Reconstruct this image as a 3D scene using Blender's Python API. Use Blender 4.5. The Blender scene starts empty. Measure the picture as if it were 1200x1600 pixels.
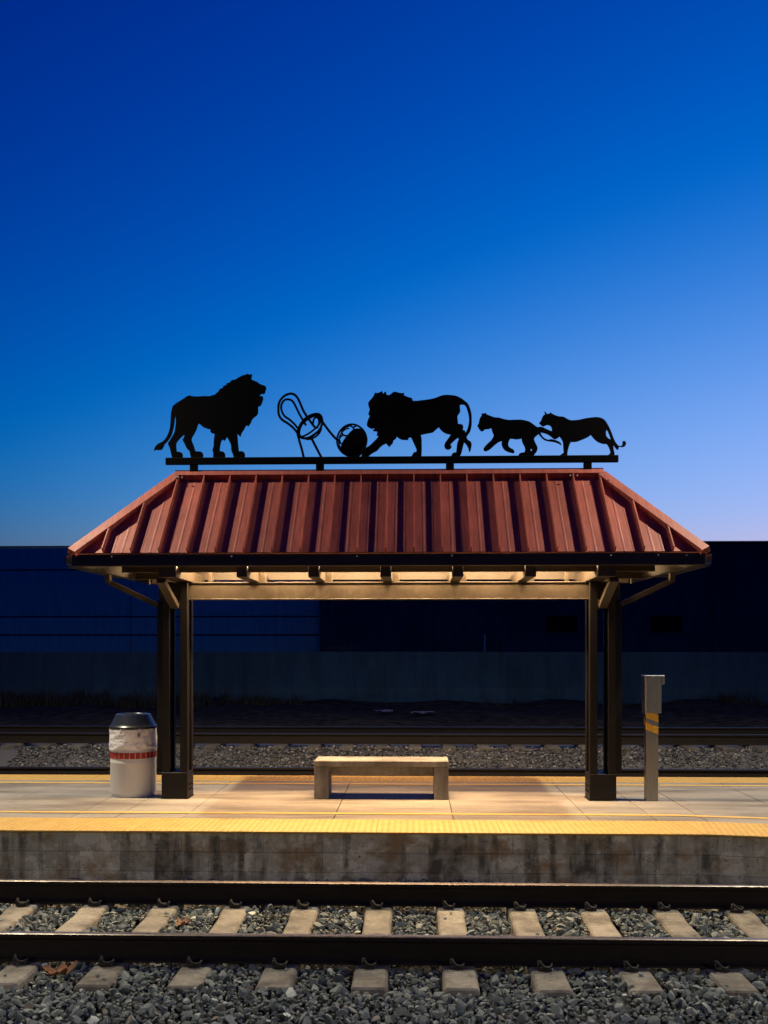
# dusk platform shelter
import bpy, bmesh, math, random
import numpy as np
from mathutils import Vector, Matrix

random.seed(7)
RNG = np.random.default_rng(11)
scene = bpy.context.scene
COL = scene.collection
R = math.radians

# ---------------------------------------------------------------- camera
cam_data = bpy.data.cameras.new('camera')
camera = bpy.data.objects.new('camera', cam_data)
COL.objects.link(camera)
camera.location = (0.0, 0.0, 1.78)
camera.rotation_euler = (R(90), 0.0, math.atan(0.0302))
cam_data.sensor_fit = 'HORIZONTAL'
cam_data.sensor_width = 36.0
cam_data.lens = 44.7
cam_data.shift_y = 0.175
cam_data.clip_start = 0.05
cam_data.clip_end = 3000.0
cam_data.dof.use_dof = True
cam_data.dof.focus_distance = 10.8
cam_data.dof.aperture_fstop = 4.0
scene.camera = camera

# ---------------------------------------------------------------- dusk sky
SKYFIT = ((1.8, 1010.0, 0.0130, 0.6), (2.5, 2100.0, 0.0, 1.5), (1.6, 25.0, 0.0, 0.6))
STRIP_W = 64.0
POLE_W = 620.0
NEAR_FILL_W = 300.0

world = bpy.data.worlds.new('World')
scene.world = world
world.use_nodes = True
wt = world.node_tree
sky = wt.nodes.new('ShaderNodeTexSky')
sky.sky_type = 'NISHITA'
sky.sun_disc = False
sky.sun_elevation = R(-3.0)
sky.sun_rotation = R(35.0)
sky.ozone_density = 5.0
sky.dust_density = 1.0
sky.air_density = 1.0
def wmath(op, a, b):
    n = wt.nodes.new('ShaderNodeMath'); n.operation = op
    for i, v in enumerate((a, b)):
        if isinstance(v, (int, float)): n.inputs[i].default_value = v
        else: wt.links.new(v, n.inputs[i])
    return n.outputs[0]
sep = wt.nodes.new('ShaderNodeSeparateColor'); wt.links.new(sky.outputs[0], sep.inputs[0])
com = wt.nodes.new('ShaderNodeCombineColor')
# the film response to the blue hour: each channel's contrast and gain
for ch, (gam, gain, off, knee) in enumerate(SKYFIT):
    v = wmath('MULTIPLY', wmath('POWER', wmath('MAXIMUM', wmath('SUBTRACT', sep.outputs[ch], off), 0.0), gam), gain)
    v = wmath('DIVIDE', v, wmath('ADD', wmath('MULTIPLY', v, knee), 1.0))
    wt.links.new(wmath('MULTIPLY', v, 10.0), com.inputs[ch])
bg = wt.nodes['Background']
wt.links.new(com.outputs[0], bg.inputs['Color'])
bg.inputs['Strength'].default_value = 0.1

vs = scene.view_settings
vs.view_transform = 'Standard'; vs.look = 'None'; vs.exposure = 0.0; vs.gamma = 1.0
vs.use_curve_mapping = False
scene.cycles.use_denoising = True
scene.cycles.max_bounces = 6
scene.cycles.sample_clamp_indirect = 4.0

# ---------------------------------------------------------------- helpers
def tag(o, label=None, cat=None, group=None, kind=None):
    if label: o['label'] = label
    if cat: o['category'] = cat
    if group: o['group'] = group
    if kind: o['kind'] = kind
    return o

def empty(name, loc=(0, 0, 0)):
    o = bpy.data.objects.new(name, None); COL.objects.link(o); o.location = loc
    o.empty_display_size = 0.2
    return o

def link(name, me, mats, parent=None, loc=None):
    o = bpy.data.objects.new(name, me); COL.objects.link(o)
    if mats is not None and not me.materials:
        for m in (mats if isinstance(mats, (list, tuple)) else [mats]): me.materials.append(m)
    if parent is not None:
        o.parent = parent
        pm = Matrix.Translation(parent_world(parent))
        o.matrix_parent_inverse = pm.inverted()
    if loc is not None: o.location = loc
    return o

def parent_world(p):
    # parts are built in world coordinates, so an unrotated parent's world place is its own location
    return Vector(p.location)

class MB:
    """collects shapes for ONE mesh object"""
    def __init__(s): s.v = []; s.f = []; s.m = []
    def add(s, vs_, fs, mi=0):
        b = len(s.v); s.v += [tuple(p) for p in vs_]
        for f in fs: s.f.append(tuple(b + i for i in f)); s.m.append(mi)
    def box(s, x0, x1, y0, y1, z0, z1, mi=0):
        s.add([(x0,y0,z0),(x1,y0,z0),(x1,y1,z0),(x0,y1,z0),(x0,y0,z1),(x1,y0,z1),(x1,y1,z1),(x0,y1,z1)],
              [(0,3,2,1),(4,5,6,7),(0,1,5,4),(1,2,6,5),(2,3,7,6),(3,0,4,7)], mi)
    def bbox(s, x0, x1, y0, y1, z0, z1, b=0.004, mi=0):
        """box with chamfered edges"""
        bm = bmesh.new()
        bmesh.ops.create_cube(bm, size=1.0)
        for v in bm.verts:
            v.co = Vector(((x0+x1)/2 + v.co.x*(x1-x0), (y0+y1)/2 + v.co.y*(y1-y0), (z0+z1)/2 + v.co.z*(z1-z0)))
        bmesh.ops.bevel(bm, geom=list(bm.edges), offset=b, segments=1, affect='EDGES', clamp_overlap=True)
        bm.verts.index_update()
        s.add([v.co for v in bm.verts], [[v.index for v in f.verts] for f in bm.faces], mi)
        bm.free()
    def loft(s, rings, close=True, mi=0):
        n = len(rings[0]); b = len(s.v)
        for r in rings: s.v += [tuple(p) for p in r]
        for i in range(len(rings)-1):
            for j in range(n if close else n-1):
                k = (j+1) % n
                s.f.append((b+i*n+j, b+i*n+k, b+(i+1)*n+k, b+(i+1)*n+j)); s.m.append(mi)
        if close:
            s.f.append(tuple(b+j for j in reversed(range(n)))); s.m.append(mi)
            s.f.append(tuple(b+(len(rings)-1)*n+j for j in range(n))); s.m.append(mi)
    def beam(s, p, q, w, h, up=(0,0,1), mi=0):
        """rectangular bar from p to q: w across, h along up"""
        p, q = Vector(p), Vector(q); d = (q-p).normalized(); u = Vector(up)
        side = d.cross(u).normalized(); u = side.cross(d).normalized()
        ring = lambda c: [c - side*w/2 - u*h/2, c + side*w/2 - u*h/2, c + side*w/2 + u*h/2, c - side*w/2 + u*h/2]
        s.loft([ring(p), ring(q)], True, mi)
    def tube(s, pts, r, n=8, closed=False, mi=0):
        pts = [Vector(p) for p in pts]; rings = []
        N = len(pts)
        for i, p in enumerate(pts):
            a = pts[(i-1) % N] if (closed or i > 0) else p
            c = pts[(i+1) % N] if (closed or i < N-1) else p
            d = (c-a).normalized()
            ref = Vector((0,1,0)) if abs(d.y) < 0.9 else Vector((0,0,1))
            s1 = d.cross(ref).normalized(); s2 = d.cross(s1).normalized()
            rr = r[i] if isinstance(r, (list, tuple)) else r
            rings.append([p + (s1*math.cos(2*math.pi*k/n) + s2*math.sin(2*math.pi*k/n))*rr for k in range(n)])
        if closed:
            b = len(s.v)
            for rg in rings: s.v += [tuple(p) for p in rg]
            for i in range(N):
                j = (i+1) % N
                for k in range(n):
                    l = (k+1) % n
                    s.f.append((b+i*n+k, b+i*n+l, b+j*n+l, b+j*n+k)); s.m.append(mi)
        else: s.loft(rings, True, mi)
    def lathe(s, prof, c, n=40, mi=0, wob=None):
        rings = []
        for (r, z) in prof:
            rings.append([(c[0] + (r + (wob(a, z) if wob else 0))*math.cos(a), c[1] + (r + (wob(a, z) if wob else 0))*math.sin(a), c[2] + z)
                          for a in [2*math.pi*k/n for k in range(n)]])
        s.loft(rings, True, mi)
    def mesh(s, name='mesh', smooth=False, angle=None):
        me = bpy.data.meshes.new(name); me.from_pydata(s.v, [], s.f); me.update()
        bm = bmesh.new(); bm.from_mesh(me); bmesh.ops.recalc_face_normals(bm, faces=bm.faces); bm.to_mesh(me); bm.free()
        if any(s.m): me.polygons.foreach_set('material_index', s.m)
        if smooth:
            me.polygons.foreach_set('use_smooth', [True]*len(me.polygons))
            if angle: me.set_sharp_from_angle(angle=R(angle))
        return me
    def build(s, name, mats, parent=None, smooth=False, angle=40, loc=None):
        return link(name, s.mesh(name, smooth, angle), mats, parent, loc)

# ---------------------------------------------------------------- materials
def nodes(name):
    m = bpy.data.materials.new(name); m.use_nodes = True
    nt = m.node_tree
    return m, nt, nt.nodes['Principled BSDF']
def nd(nt, t, **kw):
    n = nt.nodes.new(t)
    for k, v in kw.items(): setattr(n, k, v)
    return n
def noise(nt, scale, detail=4.0, rough=0.55, stretch=(1,1,1), coord='pos'):
    if coord == 'pos':
        src = nd(nt, 'ShaderNodeNewGeometry').outputs['Position']
    else:
        src = nd(nt, 'ShaderNodeTexCoord').outputs['Object']
    mp = nd(nt, 'ShaderNodeMapping'); mp.inputs['Scale'].default_value = stretch
    nt.links.new(src, mp.inputs['Vector'])
    n = nd(nt, 'ShaderNodeTexNoise'); n.inputs['Scale'].default_value = scale
    n.inputs['Detail'].default_value = detail; n.inputs['Roughness'].default_value = rough
    nt.links.new(mp.outputs[0], n.inputs['Vector'])
    return n.outputs['Fac']
def ramp(nt, fac, stops, interp='LINEAR'):
    r = nd(nt, 'ShaderNodeValToRGB'); r.color_ramp.interpolation = interp
    el = r.color_ramp.elements
    while len(el) < len(stops): el.new(0.5)
    for e, (p, c) in zip(el, stops):
        e.position = p; e.color = (*c, 1) if len(c) == 3 else c
    nt.links.new(fac, r.inputs['Fac'])
    return r.outputs['Color']
def mixc(nt, fac, a, b, mode='MIX'):
    n = nd(nt, 'ShaderNodeMix', data_type='RGBA', blend_type=mode)
    for sock, v in ((0, fac), (6, a), (7, b)):
        if isinstance(v, (int, float)): n.inputs[sock].default_value = v
        elif isinstance(v, tuple): n.inputs[sock].default_value = (*v, 1)
        else: nt.links.new(v, n.inputs[sock])
    return n.outputs[2]
def bump(nt, b, h, strength=0.3, dist=0.01):
    n = nd(nt, 'ShaderNodeBump'); n.inputs['Strength'].default_value = strength; n.inputs['Distance'].default_value = dist
    nt.links.new(h, n.inputs['Height']); nt.links.new(n.outputs[0], b.inputs['Normal'])
def surf(name, c, c2=None, rough=0.6, metal=0.0, scale=6.0, bumps=None, rvar=0.0, stretch=(1,1,1), spec=0.5):
    """paint or metal with blotchy two-tone wear"""
    m, nt, b = nodes(name)
    b.inputs['Metallic'].default_value = metal; b.inputs['Roughness'].default_value = rough
    b.inputs['Specular IOR Level'].default_value = spec
    c2 = c2 or tuple(x*0.75 for x in c)
    f = noise(nt, scale, 5.0, 0.6, stretch)
    nt.links.new(ramp(nt, f, [(0.32, c2), (0.68, c)]), b.inputs['Base Color'])
    if rvar:
        nt.links.new(ramp(nt, noise(nt, scale*2.3, 4.0), [(0.3, (rough-rvar,)*3), (0.7, (rough+rvar,)*3)]), b.inputs['Roughness'])
    if bumps: bump(nt, b, noise(nt, bumps[0], 4.0), bumps[1], bumps[2])
    return m

M = {}
M['bronze'] = surf('bronze_paint', (0.044, 0.032, 0.021), (0.030, 0.022, 0.014), 0.46, 0.0, 9.0, (140.0, 0.12, 0.003), 0.1)
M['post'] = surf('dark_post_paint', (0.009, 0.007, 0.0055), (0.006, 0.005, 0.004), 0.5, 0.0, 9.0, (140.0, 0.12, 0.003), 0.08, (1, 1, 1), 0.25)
M['black_steel'] = surf('black_steel', (0.003, 0.003, 0.0035), (0.005, 0.0045, 0.0045), 0.9, 0.0, 14.0, (90.0, 0.1, 0.003), 0.0, (1, 1, 1), 0.1)
M['fascia'] = surf('fascia_black', (0.016, 0.015, 0.015), (0.026, 0.023, 0.021), 0.42, 0.0, 5.0, (60.0, 0.05, 0.003), 0.08, (0.3, 1, 1))
def roof_paint():
    """faded coil-coated sheet: streaks down the slope, chalky and grimy patches"""
    m, nt, b = nodes('red_roof_metal')
    col = ramp(nt, noise(nt, 2.2, 5.0, 0.6), [(0.3, (0.33, 0.080, 0.056)), (0.7, (0.43, 0.112, 0.080))])
    st = ramp(nt, noise(nt, 6.0, 5.0, 0.65, (5.0, 0.5, 0.5)), [(0.40, (0.72, 0.70, 0.70)), (0.62, (1.08, 1.07, 1.06))])
    col = mixc(nt, 0.8, col, st, 'MULTIPLY')
    gr = ramp(nt, noise(nt, 24.0, 4.0, 0.6), [(0.60, (0, 0, 0)), (0.78, (0.45,)*3)])
    col = mixc(nt, gr, col, (0.20, 0.09, 0.07))
    oi = nd(nt, 'ShaderNodeObjectInfo')
    col = mixc(nt, 1.0, col, ramp(nt, oi.outputs['Random'], [(0.0, (0.90,)*3), (1.0, (1.05,)*3)]), 'MULTIPLY')
    nt.links.new(col, b.inputs['Base Color'])
    nt.links.new(ramp(nt, noise(nt, 5.0, 4.0), [(0.3, (0.52,)*3), (0.7, (0.68,)*3)]), b.inputs['Roughness'])
    b.inputs['Specular IOR Level'].default_value = 0.35
    bump(nt, b, noise(nt, 9.0, 2.0, 0.4, (1.0, 0.6, 0.6)), 0.10, 0.010)
    return m
M['roof'] = roof_paint()
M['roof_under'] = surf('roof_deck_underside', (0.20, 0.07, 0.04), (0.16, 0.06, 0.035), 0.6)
M['screw'] = surf('screw_zinc', (0.75, 0.75, 0.72), None, 0.3, 0.6)
M['steel'] = surf('stainless_steel', (0.27, 0.265, 0.255), (0.21, 0.205, 0.195), 0.38, 0.8, 18.0, (60.0, 0.05, 0.002), 0.08, (6, 6, 0.4))
M['yellow_tape'] = surf('yellow_tape', (0.72, 0.42, 0.02), (0.60, 0.34, 0.02), 0.45, 0.0, 25.0)
M['rail_rust'] = surf('rusted_rail', (0.017, 0.011, 0.008), (0.010, 0.007, 0.005), 0.8, 0.0, 22.0, (60.0, 0.3, 0.004), 0.0, (0.4, 1, 1), 0.25)
M['rail_top'] = surf('worn_rail_head', (0.20, 0.175, 0.155), (0.12, 0.095, 0.075), 0.42, 0.9, 8.0, None, 0.08, (0.1, 1, 1))
M['clip'] = surf('clip_iron', (0.026, 0.020, 0.015), (0.014, 0.010, 0.008), 0.7, 0.2, 40.0)
M['lid'] = surf('navy_plastic_lid', (0.022, 0.026, 0.034), (0.016, 0.02, 0.026), 0.33, 0.0, 12.0, (50.0, 0.08, 0.004))
M['can'] = surf('white_enamel_can', (0.66, 0.655, 0.61), (0.62, 0.61, 0.565), 0.42, 0.0, 5.0, (14.0, 0.05, 0.01), 0.06, (1, 1, 0.5))
M['red'] = surf('red_reflector', (0.40, 0.022, 0.012), (0.30, 0.015, 0.010), 0.35, 0.0, 30.0)
M['ink'] = surf('dark_print', (0.03, 0.03, 0.03))
M['pole'] = surf('grey_pole_paint', (0.10, 0.10, 0.10), None, 0.5)

def concrete(name, a, b_, stain, scale=2.2, rough=0.85, per=0.0, streak=0.0, stain_amt=0.6, bump_s=0.25, spots=0.0, smear=(1, 1, 1)):
    m, nt, b = nodes(name)
    b.inputs['Roughness'].default_value = rough; b.inputs['Specular IOR Level'].default_value = 0.3
    base = ramp(nt, noise(nt, scale*6, 6.0, 0.65), [(0.3, b_), (0.7, a)])
    st = ramp(nt, noise(nt, scale, 5.0, 0.6, smear), [(0.42, (0, 0, 0)), (0.66, (1, 1, 1))])
    col = mixc(nt, mixc(nt, 1.0, st, (stain_amt,)*3, 'MULTIPLY'), base, stain)
    if streak:
        sk = ramp(nt, noise(nt, 3.4, 5.0, 0.6, (1, 1, 0.16)), [(0.44, (0, 0, 0)), (0.60, (1, 1, 1))])
        col = mixc(nt, mixc(nt, 1.0, sk, (streak,)*3, 'MULTIPLY'), col, tuple(x*0.30 for x in stain))
    if spots:
        sp = ramp(nt, noise(nt, 38.0, 3.0, 0.5), [(0.66, (0, 0, 0)), (0.72, (1, 1, 1))])
        col = mixc(nt, mixc(nt, 1.0, sp, (spots,)*3, 'MULTIPLY'), col, tuple(x*0.25 for x in stain))
    if per:
        oi = nd(nt, 'ShaderNodeObjectInfo')
        v = ramp(nt, oi.outputs['Random'], [(0.0, (1-per,)*3), (1.0, (1+per*0.6, 1+per*0.55, 1+per*0.45))])
        col = mixc(nt, 1.0, col, v, 'MULTIPLY')
    nt.links.new(col, b.inputs['Base Color'])
    bump(nt, b, noise(nt, 55.0, 6.0, 0.7), bump_s, 0.006)
    return m
M['slab'] = concrete('platform_concrete', (0.315, 0.28, 0.235), (0.26, 0.23, 0.193), (0.115, 0.095, 0.075), 1.9, 0.78, 0.10, 0.0, 0.8, 0.15, 0.6, (0.35, 1.5, 1))
def old_wall():
    """weathered retaining wall: patchy repairs, rusty runs, dark vertical drips, pits"""
    m, nt, b = nodes('stained_wall_concrete')
    b.inputs['Roughness'].default_value = 0.9; b.inputs['Specular IOR Level'].default_value = 0.25
    col = ramp(nt, noise(nt, 16.0, 6.0, 0.65), [(0.3, (0.36, 0.34, 0.26)), (0.7, (0.52, 0.49, 0.38))])
    pale = ramp(nt, noise(nt, 4.2, 6.0, 0.62), [(0.52, (0, 0, 0)), (0.55, (1, 1, 1))])
    col = mixc(nt, mixc(nt, 1.0, pale, (0.75,)*3, 'MULTIPLY'), col, (0.66, 0.63, 0.52))
    brown = ramp(nt, noise(nt, 2.3, 5.0, 0.6, (1, 1, 1.6)), [(0.50, (0, 0, 0)), (0.62, (1, 1, 1))])
    col = mixc(nt, mixc(nt, 1.0, brown, (0.85,)*3, 'MULTIPLY'), col, (0.29, 0.19, 0.085))
    drip = ramp(nt, noise(nt, 5.5, 4.0, 0.6, (1, 1, 0.10)), [(0.47, (0, 0, 0)), (0.58, (1, 1, 1))])
    brk = ramp(nt, noise(nt, 7.0, 4.0, 0.6), [(0.40, (0.25,)*3), (0.60, (1, 1, 1))])
    col = mixc(nt, mixc(nt, 0.85, drip, brk, 'MULTIPLY'), col, (0.12, 0.108, 0.08))
    pits = ramp(nt, noise(nt, 40.0, 3.0, 0.5), [(0.66, (0, 0, 0)), (0.70, (1, 1, 1))])
    col = mixc(nt, pits, col, (0.06, 0.05, 0.04))
    oi = nd(nt, 'ShaderNodeObjectInfo')
    col = mixc(nt, 1.0, col, ramp(nt, oi.outputs['Random'], [(0.0, (0.84,)*3), (1.0, (1.08, 1.06, 1.02))]), 'MULTIPLY')
    nt.links.new(col, b.inputs['Base Color'])
    bump(nt, b, noise(nt, 38.0, 6.0, 0.7), 0.6, 0.008)
    return m
M['block'] = old_wall()
M['mortar'] = concrete('dark_mortar', (0.18, 0.16, 0.125), (0.13, 0.115, 0.09), (0.08, 0.07, 0.055), 4.0)
M['bench'] = concrete('bench_concrete', (0.27, 0.25, 0.22), (0.20, 0.185, 0.162), (0.13, 0.118, 0.10), 3.0, 0.8, 0.0, 0.45, 0.55, 0.3, 0.3)
M['sleeper'] = concrete('sleeper_concrete', (0.36, 0.33, 0.265), (0.23, 0.21, 0.17), (0.11, 0.095, 0.075), 4.5, 0.9, 0.22, 0.0, 0.85, 0.5, 0.7)
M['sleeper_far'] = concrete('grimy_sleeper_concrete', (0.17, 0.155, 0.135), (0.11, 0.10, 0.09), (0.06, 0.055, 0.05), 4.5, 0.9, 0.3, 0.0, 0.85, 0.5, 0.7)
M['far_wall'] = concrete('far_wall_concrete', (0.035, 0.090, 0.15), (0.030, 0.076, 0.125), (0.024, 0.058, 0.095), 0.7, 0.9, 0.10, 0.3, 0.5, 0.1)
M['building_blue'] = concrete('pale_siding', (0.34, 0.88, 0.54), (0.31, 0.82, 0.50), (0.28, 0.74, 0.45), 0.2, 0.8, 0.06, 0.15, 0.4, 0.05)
M['groove'] = surf('siding_groove', (0.06, 0.065, 0.07))
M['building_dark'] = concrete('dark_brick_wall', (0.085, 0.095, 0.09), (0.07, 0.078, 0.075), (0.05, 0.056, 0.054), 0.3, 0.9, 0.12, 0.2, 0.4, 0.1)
M['window'] = surf('dark_glass', (0.008, 0.008, 0.010), None, 0.15)
M['sticker'] = surf('white_sticker', (0.7, 0.69, 0.66))

def tactile():
    m, nt, b = nodes('yellow_tactile')
    b.inputs['Roughness'].default_value = 0.6
    col = ramp(nt, noise(nt, 7.0, 5.0, 0.6), [(0.3, (0.44, 0.265, 0.05)), (0.7, (0.54, 0.335, 0.075))])
    dirt = ramp(nt, noise(nt, 30.0, 4.0, 0.6), [(0.62, (0, 0, 0)), (0.78, (0.7,)*3)])
    col = mixc(nt, dirt, col, (0.25, 0.16, 0.05))
    nt.links.new(col, b.inputs['Base Color'])
    return m
M['tactile'] = tactile()
M['paint'] = surf('worn_yellow_paint', (0.66, 0.40, 0.05), (0.50, 0.33, 0.12), 0.7, 0.0, 10.0)

def stones(name, dark, mid, light, rust):
    m, nt, b = nodes(name)
    g = nd(nt, 'ShaderNodeNewGeometry')
    col = ramp(nt, g.outputs['Random Per Island'],
               [(0.0, dark), (0.38, mid), (0.70, tuple((x+y)/2 for x, y in zip(mid, light))), (0.88, light), (0.93, rust), (0.985, tuple(x*1.7 for x in light))])
    col = mixc(nt, 0.55, col, ramp(nt, noise(nt, 45.0, 5.0, 0.65), [(0.3, (0.45,)*3), (0.7, (1.15,)*3)]), 'MULTIPLY')
    nt.links.new(col, b.inputs['Base Color'])
    b.inputs['Roughness'].default_value = 0.75; b.inputs['Specular IOR Level'].default_value = 0.35
    bump(nt, b, noise(nt, 120.0, 4.0, 0.7), 0.4, 0.004)
    return m
M['stone'] = stones('ballast_stone', (0.048, 0.060, 0.058), (0.145, 0.172, 0.160), (0.33, 0.355, 0.31), (0.24, 0.19, 0.13))
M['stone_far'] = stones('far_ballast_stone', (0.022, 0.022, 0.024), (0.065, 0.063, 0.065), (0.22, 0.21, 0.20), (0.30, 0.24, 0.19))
M['earth'] = surf('dark_earth', (0.060, 0.054, 0.046), (0.014, 0.013, 0.012), 0.95, 0.0, 3.5, (6.0, 0.5, 0.03), 0.0, (1,1,1), 0.0)
M['weed'] = surf('dry_weed', (0.022, 0.026, 0.012), (0.04, 0.036, 0.02), 0.8)
M['litter'] = surf('pale_litter', (0.16, 0.17, 0.18))
M['leaf'] = surf('dry_leaf', (0.30, 0.12, 0.03), (0.16, 0.06, 0.018), 0.7, 0.0, 30.0)

def bag():
    m, nt, b = nodes('plastic_liner')
    b.inputs['Base Color'].default_value = (0.78, 0.78, 0.76, 1)
    b.inputs['Roughness'].default_value = 0.35
    b.inputs['Transmission Weight'].default_value = 0.0
    b.inputs['Alpha'].default_value = 0.93
    f = noise(nt, 7.0, 2.0, 0.4, (1, 1, 2.6)); bump(nt, b, f, 0.55, 0.04)
    return m
M['bag'] = bag()
def glow(name, c, s):
    m, nt, b = nodes(name)
    b.inputs['Emission Color'].default_value = (*c, 1); b.inputs['Emission Strength'].default_value = s
    return m
WARM = (1.0, 0.66, 0.34)
POLE_LIGHT = (1.0, 0.90, 0.66)
M['diffuser'] = glow('lamp_diffuser', WARM, 2.0)
M['lens'] = glow('street_lamp_lens', POLE_LIGHT, 4.0)

# ================================================================ THE SETTING
# ground: one earth sheet to the horizon, lowered under the tracks and the platform
def ground_z(x, y):
    if y < 9.3: return -0.60
    if y < 13.2: return -0.60
    if y < 16.2: return -0.52
    if y < 16.9: return -0.52 + (y-16.2)/0.7*0.40
    if y < 19.6: return -0.12
    if y < 21.0: return -0.12 + (y-19.6)/1.4*0.17
    return 0.05
def build_ground():
    xs = [-900, -200, -60] + [round(-20 + 0.8*i, 3) for i in range(51)] + [60, 200, 900]
    ys = [-400, -20, 5, 9.25, 13.25, 15.0, 16.2, 16.55, 16.9, 18, 19.6, 20.2, 21] + [21.6 + 0.6*i for i in range(16)] + [40, 60, 120, 400, 1500]
    v = []; f = []
    rr = random.Random(3)
    for y in ys:
        for x in xs:
            z = ground_z(x, y)
            if 21 < y < 28.8 and abs(x) < 20:
                z += 0.05*math.sin(x*1.3+y) + 0.10*max(0, rr.random()-0.55) + 0.16*math.exp(-((y-28.2)/0.9)**2)*(0.5+0.5*math.sin(x*1.7))
            v.append((x, y, z))
    n = len(xs)
    for i in range(len(ys)-1):
        for j in range(n-1):
            f.append((i*n+j, i*n+j+1, (i+1)*n+j+1, (i+1)*n+j))
    me = bpy.data.meshes.new('ground'); me.from_pydata(v, [], f); me.update()
    me.polygons.foreach_set('use_smooth', [True]*len(f))
    o = link('ground', me, M['earth']); tag(o, 'dark bare earth beyond and under the tracks', 'ground', kind='structure')
build_ground()

# ---------------------------------------------------------------- platform
YF, YB = 9.13, 13.06            # front and rear edge
BX, BS = 2.75, 0.17             # east of BX the front edge flares towards the track
XL, XR = -9.5, 9.5
def yfront(x): return YF - BS*min(max(0.0, x-BX), 2.4)
platform = empty('platform', (0, 11.1, 0)); tag(platform, 'low concrete platform between the tracks', 'platform', kind='structure')
mb = MB()
px = [XL, BX, BX+2.4, XR]
bot = [(x, yfront(x)+0.16, -0.62) for x in px] + [(x, YB-0.02, -0.62) for x in reversed(px)]
top = [(a, b, -0.085) for a, b, c in bot]
mb.loft([bot, top])
mb.build('platform_core', M['mortar'], platform)
for ys in ([yfront(x)+0.062 for x in px], [YB-0.5 for x in px]):
    mb = MB()
    d = 0.59 if ys[0] < 11 else 0.49
    foot = [(x, y) for x, y in zip(px, ys)] + [(x, y+d) for x, y in reversed(list(zip(px, ys)))]
    mb.loft([[(x, y, -0.0845) for x, y in foot], [(x, y, -0.0155) for x, y in foot]])
    mb.build('edge_bed', M['mortar'], platform)
JX = [XL, -8.2, -6.9, -5.75, -4.6, -3.56, -3.1, -2.39, -0.82, 0.42, 1.82, 2.5, 3.0, 4.0, 5.3, 6.7, 8.1, XR]
TF = 0.655                       # depth of the tactile strip in front
TB = 0.50
for a, b in zip(JX[:-1], JX[1:]):
    g = 0.0035
    xs = [a+g] + [x for x in (BX, BX+2.4) if a+g < x < b-g] + [b-g]
    foot = [(x, yfront(x)+TF+0.004) for x in xs] + [(xs[-1], YB-TB-0.004), (xs[0], YB-TB-0.004)]
    mb = MB()
    c = 0.003
    cx0, cy0 = sum(p[0] for p in foot)/len(foot), sum(p[1] for p in foot)/len(foot)
    ins = [(x + math.copysign(c, cx0-x), y + math.copysign(c, cy0-y)) for x, y in foot]
    dz = random.uniform(-0.0015, 0.0015)
    mb.loft([[(x, y, -0.084) for x, y in foot], [(x, y, -c+dz) for x, y in foot], [(x, y, dz) for x, y in ins]])
    mb.build('slab', M['slab'], platform)

def dome_mesh(length, depth):
    mb = MB(); s = 0.0605; n = 8
    nx, ny = int(length/s), int(depth/s)
    ox, oy = (length-(nx-1)*s)/2, (depth-(ny-1)*s)/2
    for i in range(nx):
        for j in range(ny):
            c = (ox+i*s, oy+j*s)
            rings = [[(c[0]+r*math.cos(2*math.pi*k/n), c[1]+r*math.sin(2*math.pi*k/n), z) for k in range(n)] for r, z in ((0.0175, 0.0), (0.0150, 0.0032), (0.009, 0.0045))]
            b = len(mb.v)
            for r_ in rings: mb.v += r_
            for q in range(2):
                for k in range(n):
                    l = (k+1) % n
                    mb.f.append((b+q*n+k, b+q*n+l, b+(q+1)*n+l, b+(q+1)*n+k)); mb.m.append(0)
            mb.f.append(tuple(b+2*n+k for k in range(n))); mb.m.append(0)
    return mb.mesh('dome_field', True, 50)
PANEL, DOMES = {}, {}
def tactile_panel(x, y, length, depth, rz=0.0):
    key = (round(length, 3), depth)
    if key not in PANEL:
        mb = MB(); mb.bbox(0.0015, length-0.0015, 0, depth, -0.014, 0.004, 0.0025)
        PANEL[key] = mb.mesh('tactile_panel'); DOMES[key] = dome_mesh(length, depth)
    p = link('tactile_panel', PANEL[key], M['tactile'], platform, (x, y, random.uniform(-0.001, 0.001))); p.rotation_euler.z = rz
    d = bpy.data.objects.new('dome_field', DOMES[key]); COL.objects.link(d); d.parent = p; d.location = (0, 0, 0.0042)
    if not DOMES[key].materials: DOMES[key].materials.append(M['tactile'])
    d['kind'] = 'stuff'
x = 0.845 - 1.195*8
while x < 2.04-0.01:
    if x > XL: tactile_panel(x, YF-0.02, 1.195, TF+0.02)
    x += 1.195
tactile_panel(2.04, YF-0.02, BX-2.04, TF+0.02)
al = -math.atan(BS)
mb = MB()
wt_ = [(BX+0.002, YF-0.018), (BX-(TF+0.02)*math.sin(al)-0.003, YF-0.02+(TF+0.02)*math.cos(al)), (BX+0.002, YF+TF)]
mb.loft([[(a, b, -0.014) for a, b in wt_], [(a, b, 0.004) for a, b in wt_]]); mb.build('tactile_wedge', M['tactile'], platform)
for k in range(2):
    tactile_panel(BX + 1.195*k*math.cos(al), YF-0.02 + 1.195*k*math.sin(al), 1.195, TF+0.02, al)
tactile_panel(BX+2.4, yfront(9)-0.02, 1.195, TF+0.02); tactile_panel(BX+2.4+1.195, yfront(9)-0.02, 1.195, TF+0.02)
for k in range(15):
    tactile_panel(XL + 0.3 + 1.22*k, YB-TB, 1.22, TB+0.015)
mb = MB(); mb.box(XL, BX, YF+TF+0.30, YF+TF+0.385, 0.003, 0.0045); mb.build('yellow_line', M['paint'], platform)
mb = MB()
q0, q1 = (BX+0.0005, YF+TF+0.30), (BX+2.4, YF+TF+0.30-2.4*BS)
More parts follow.
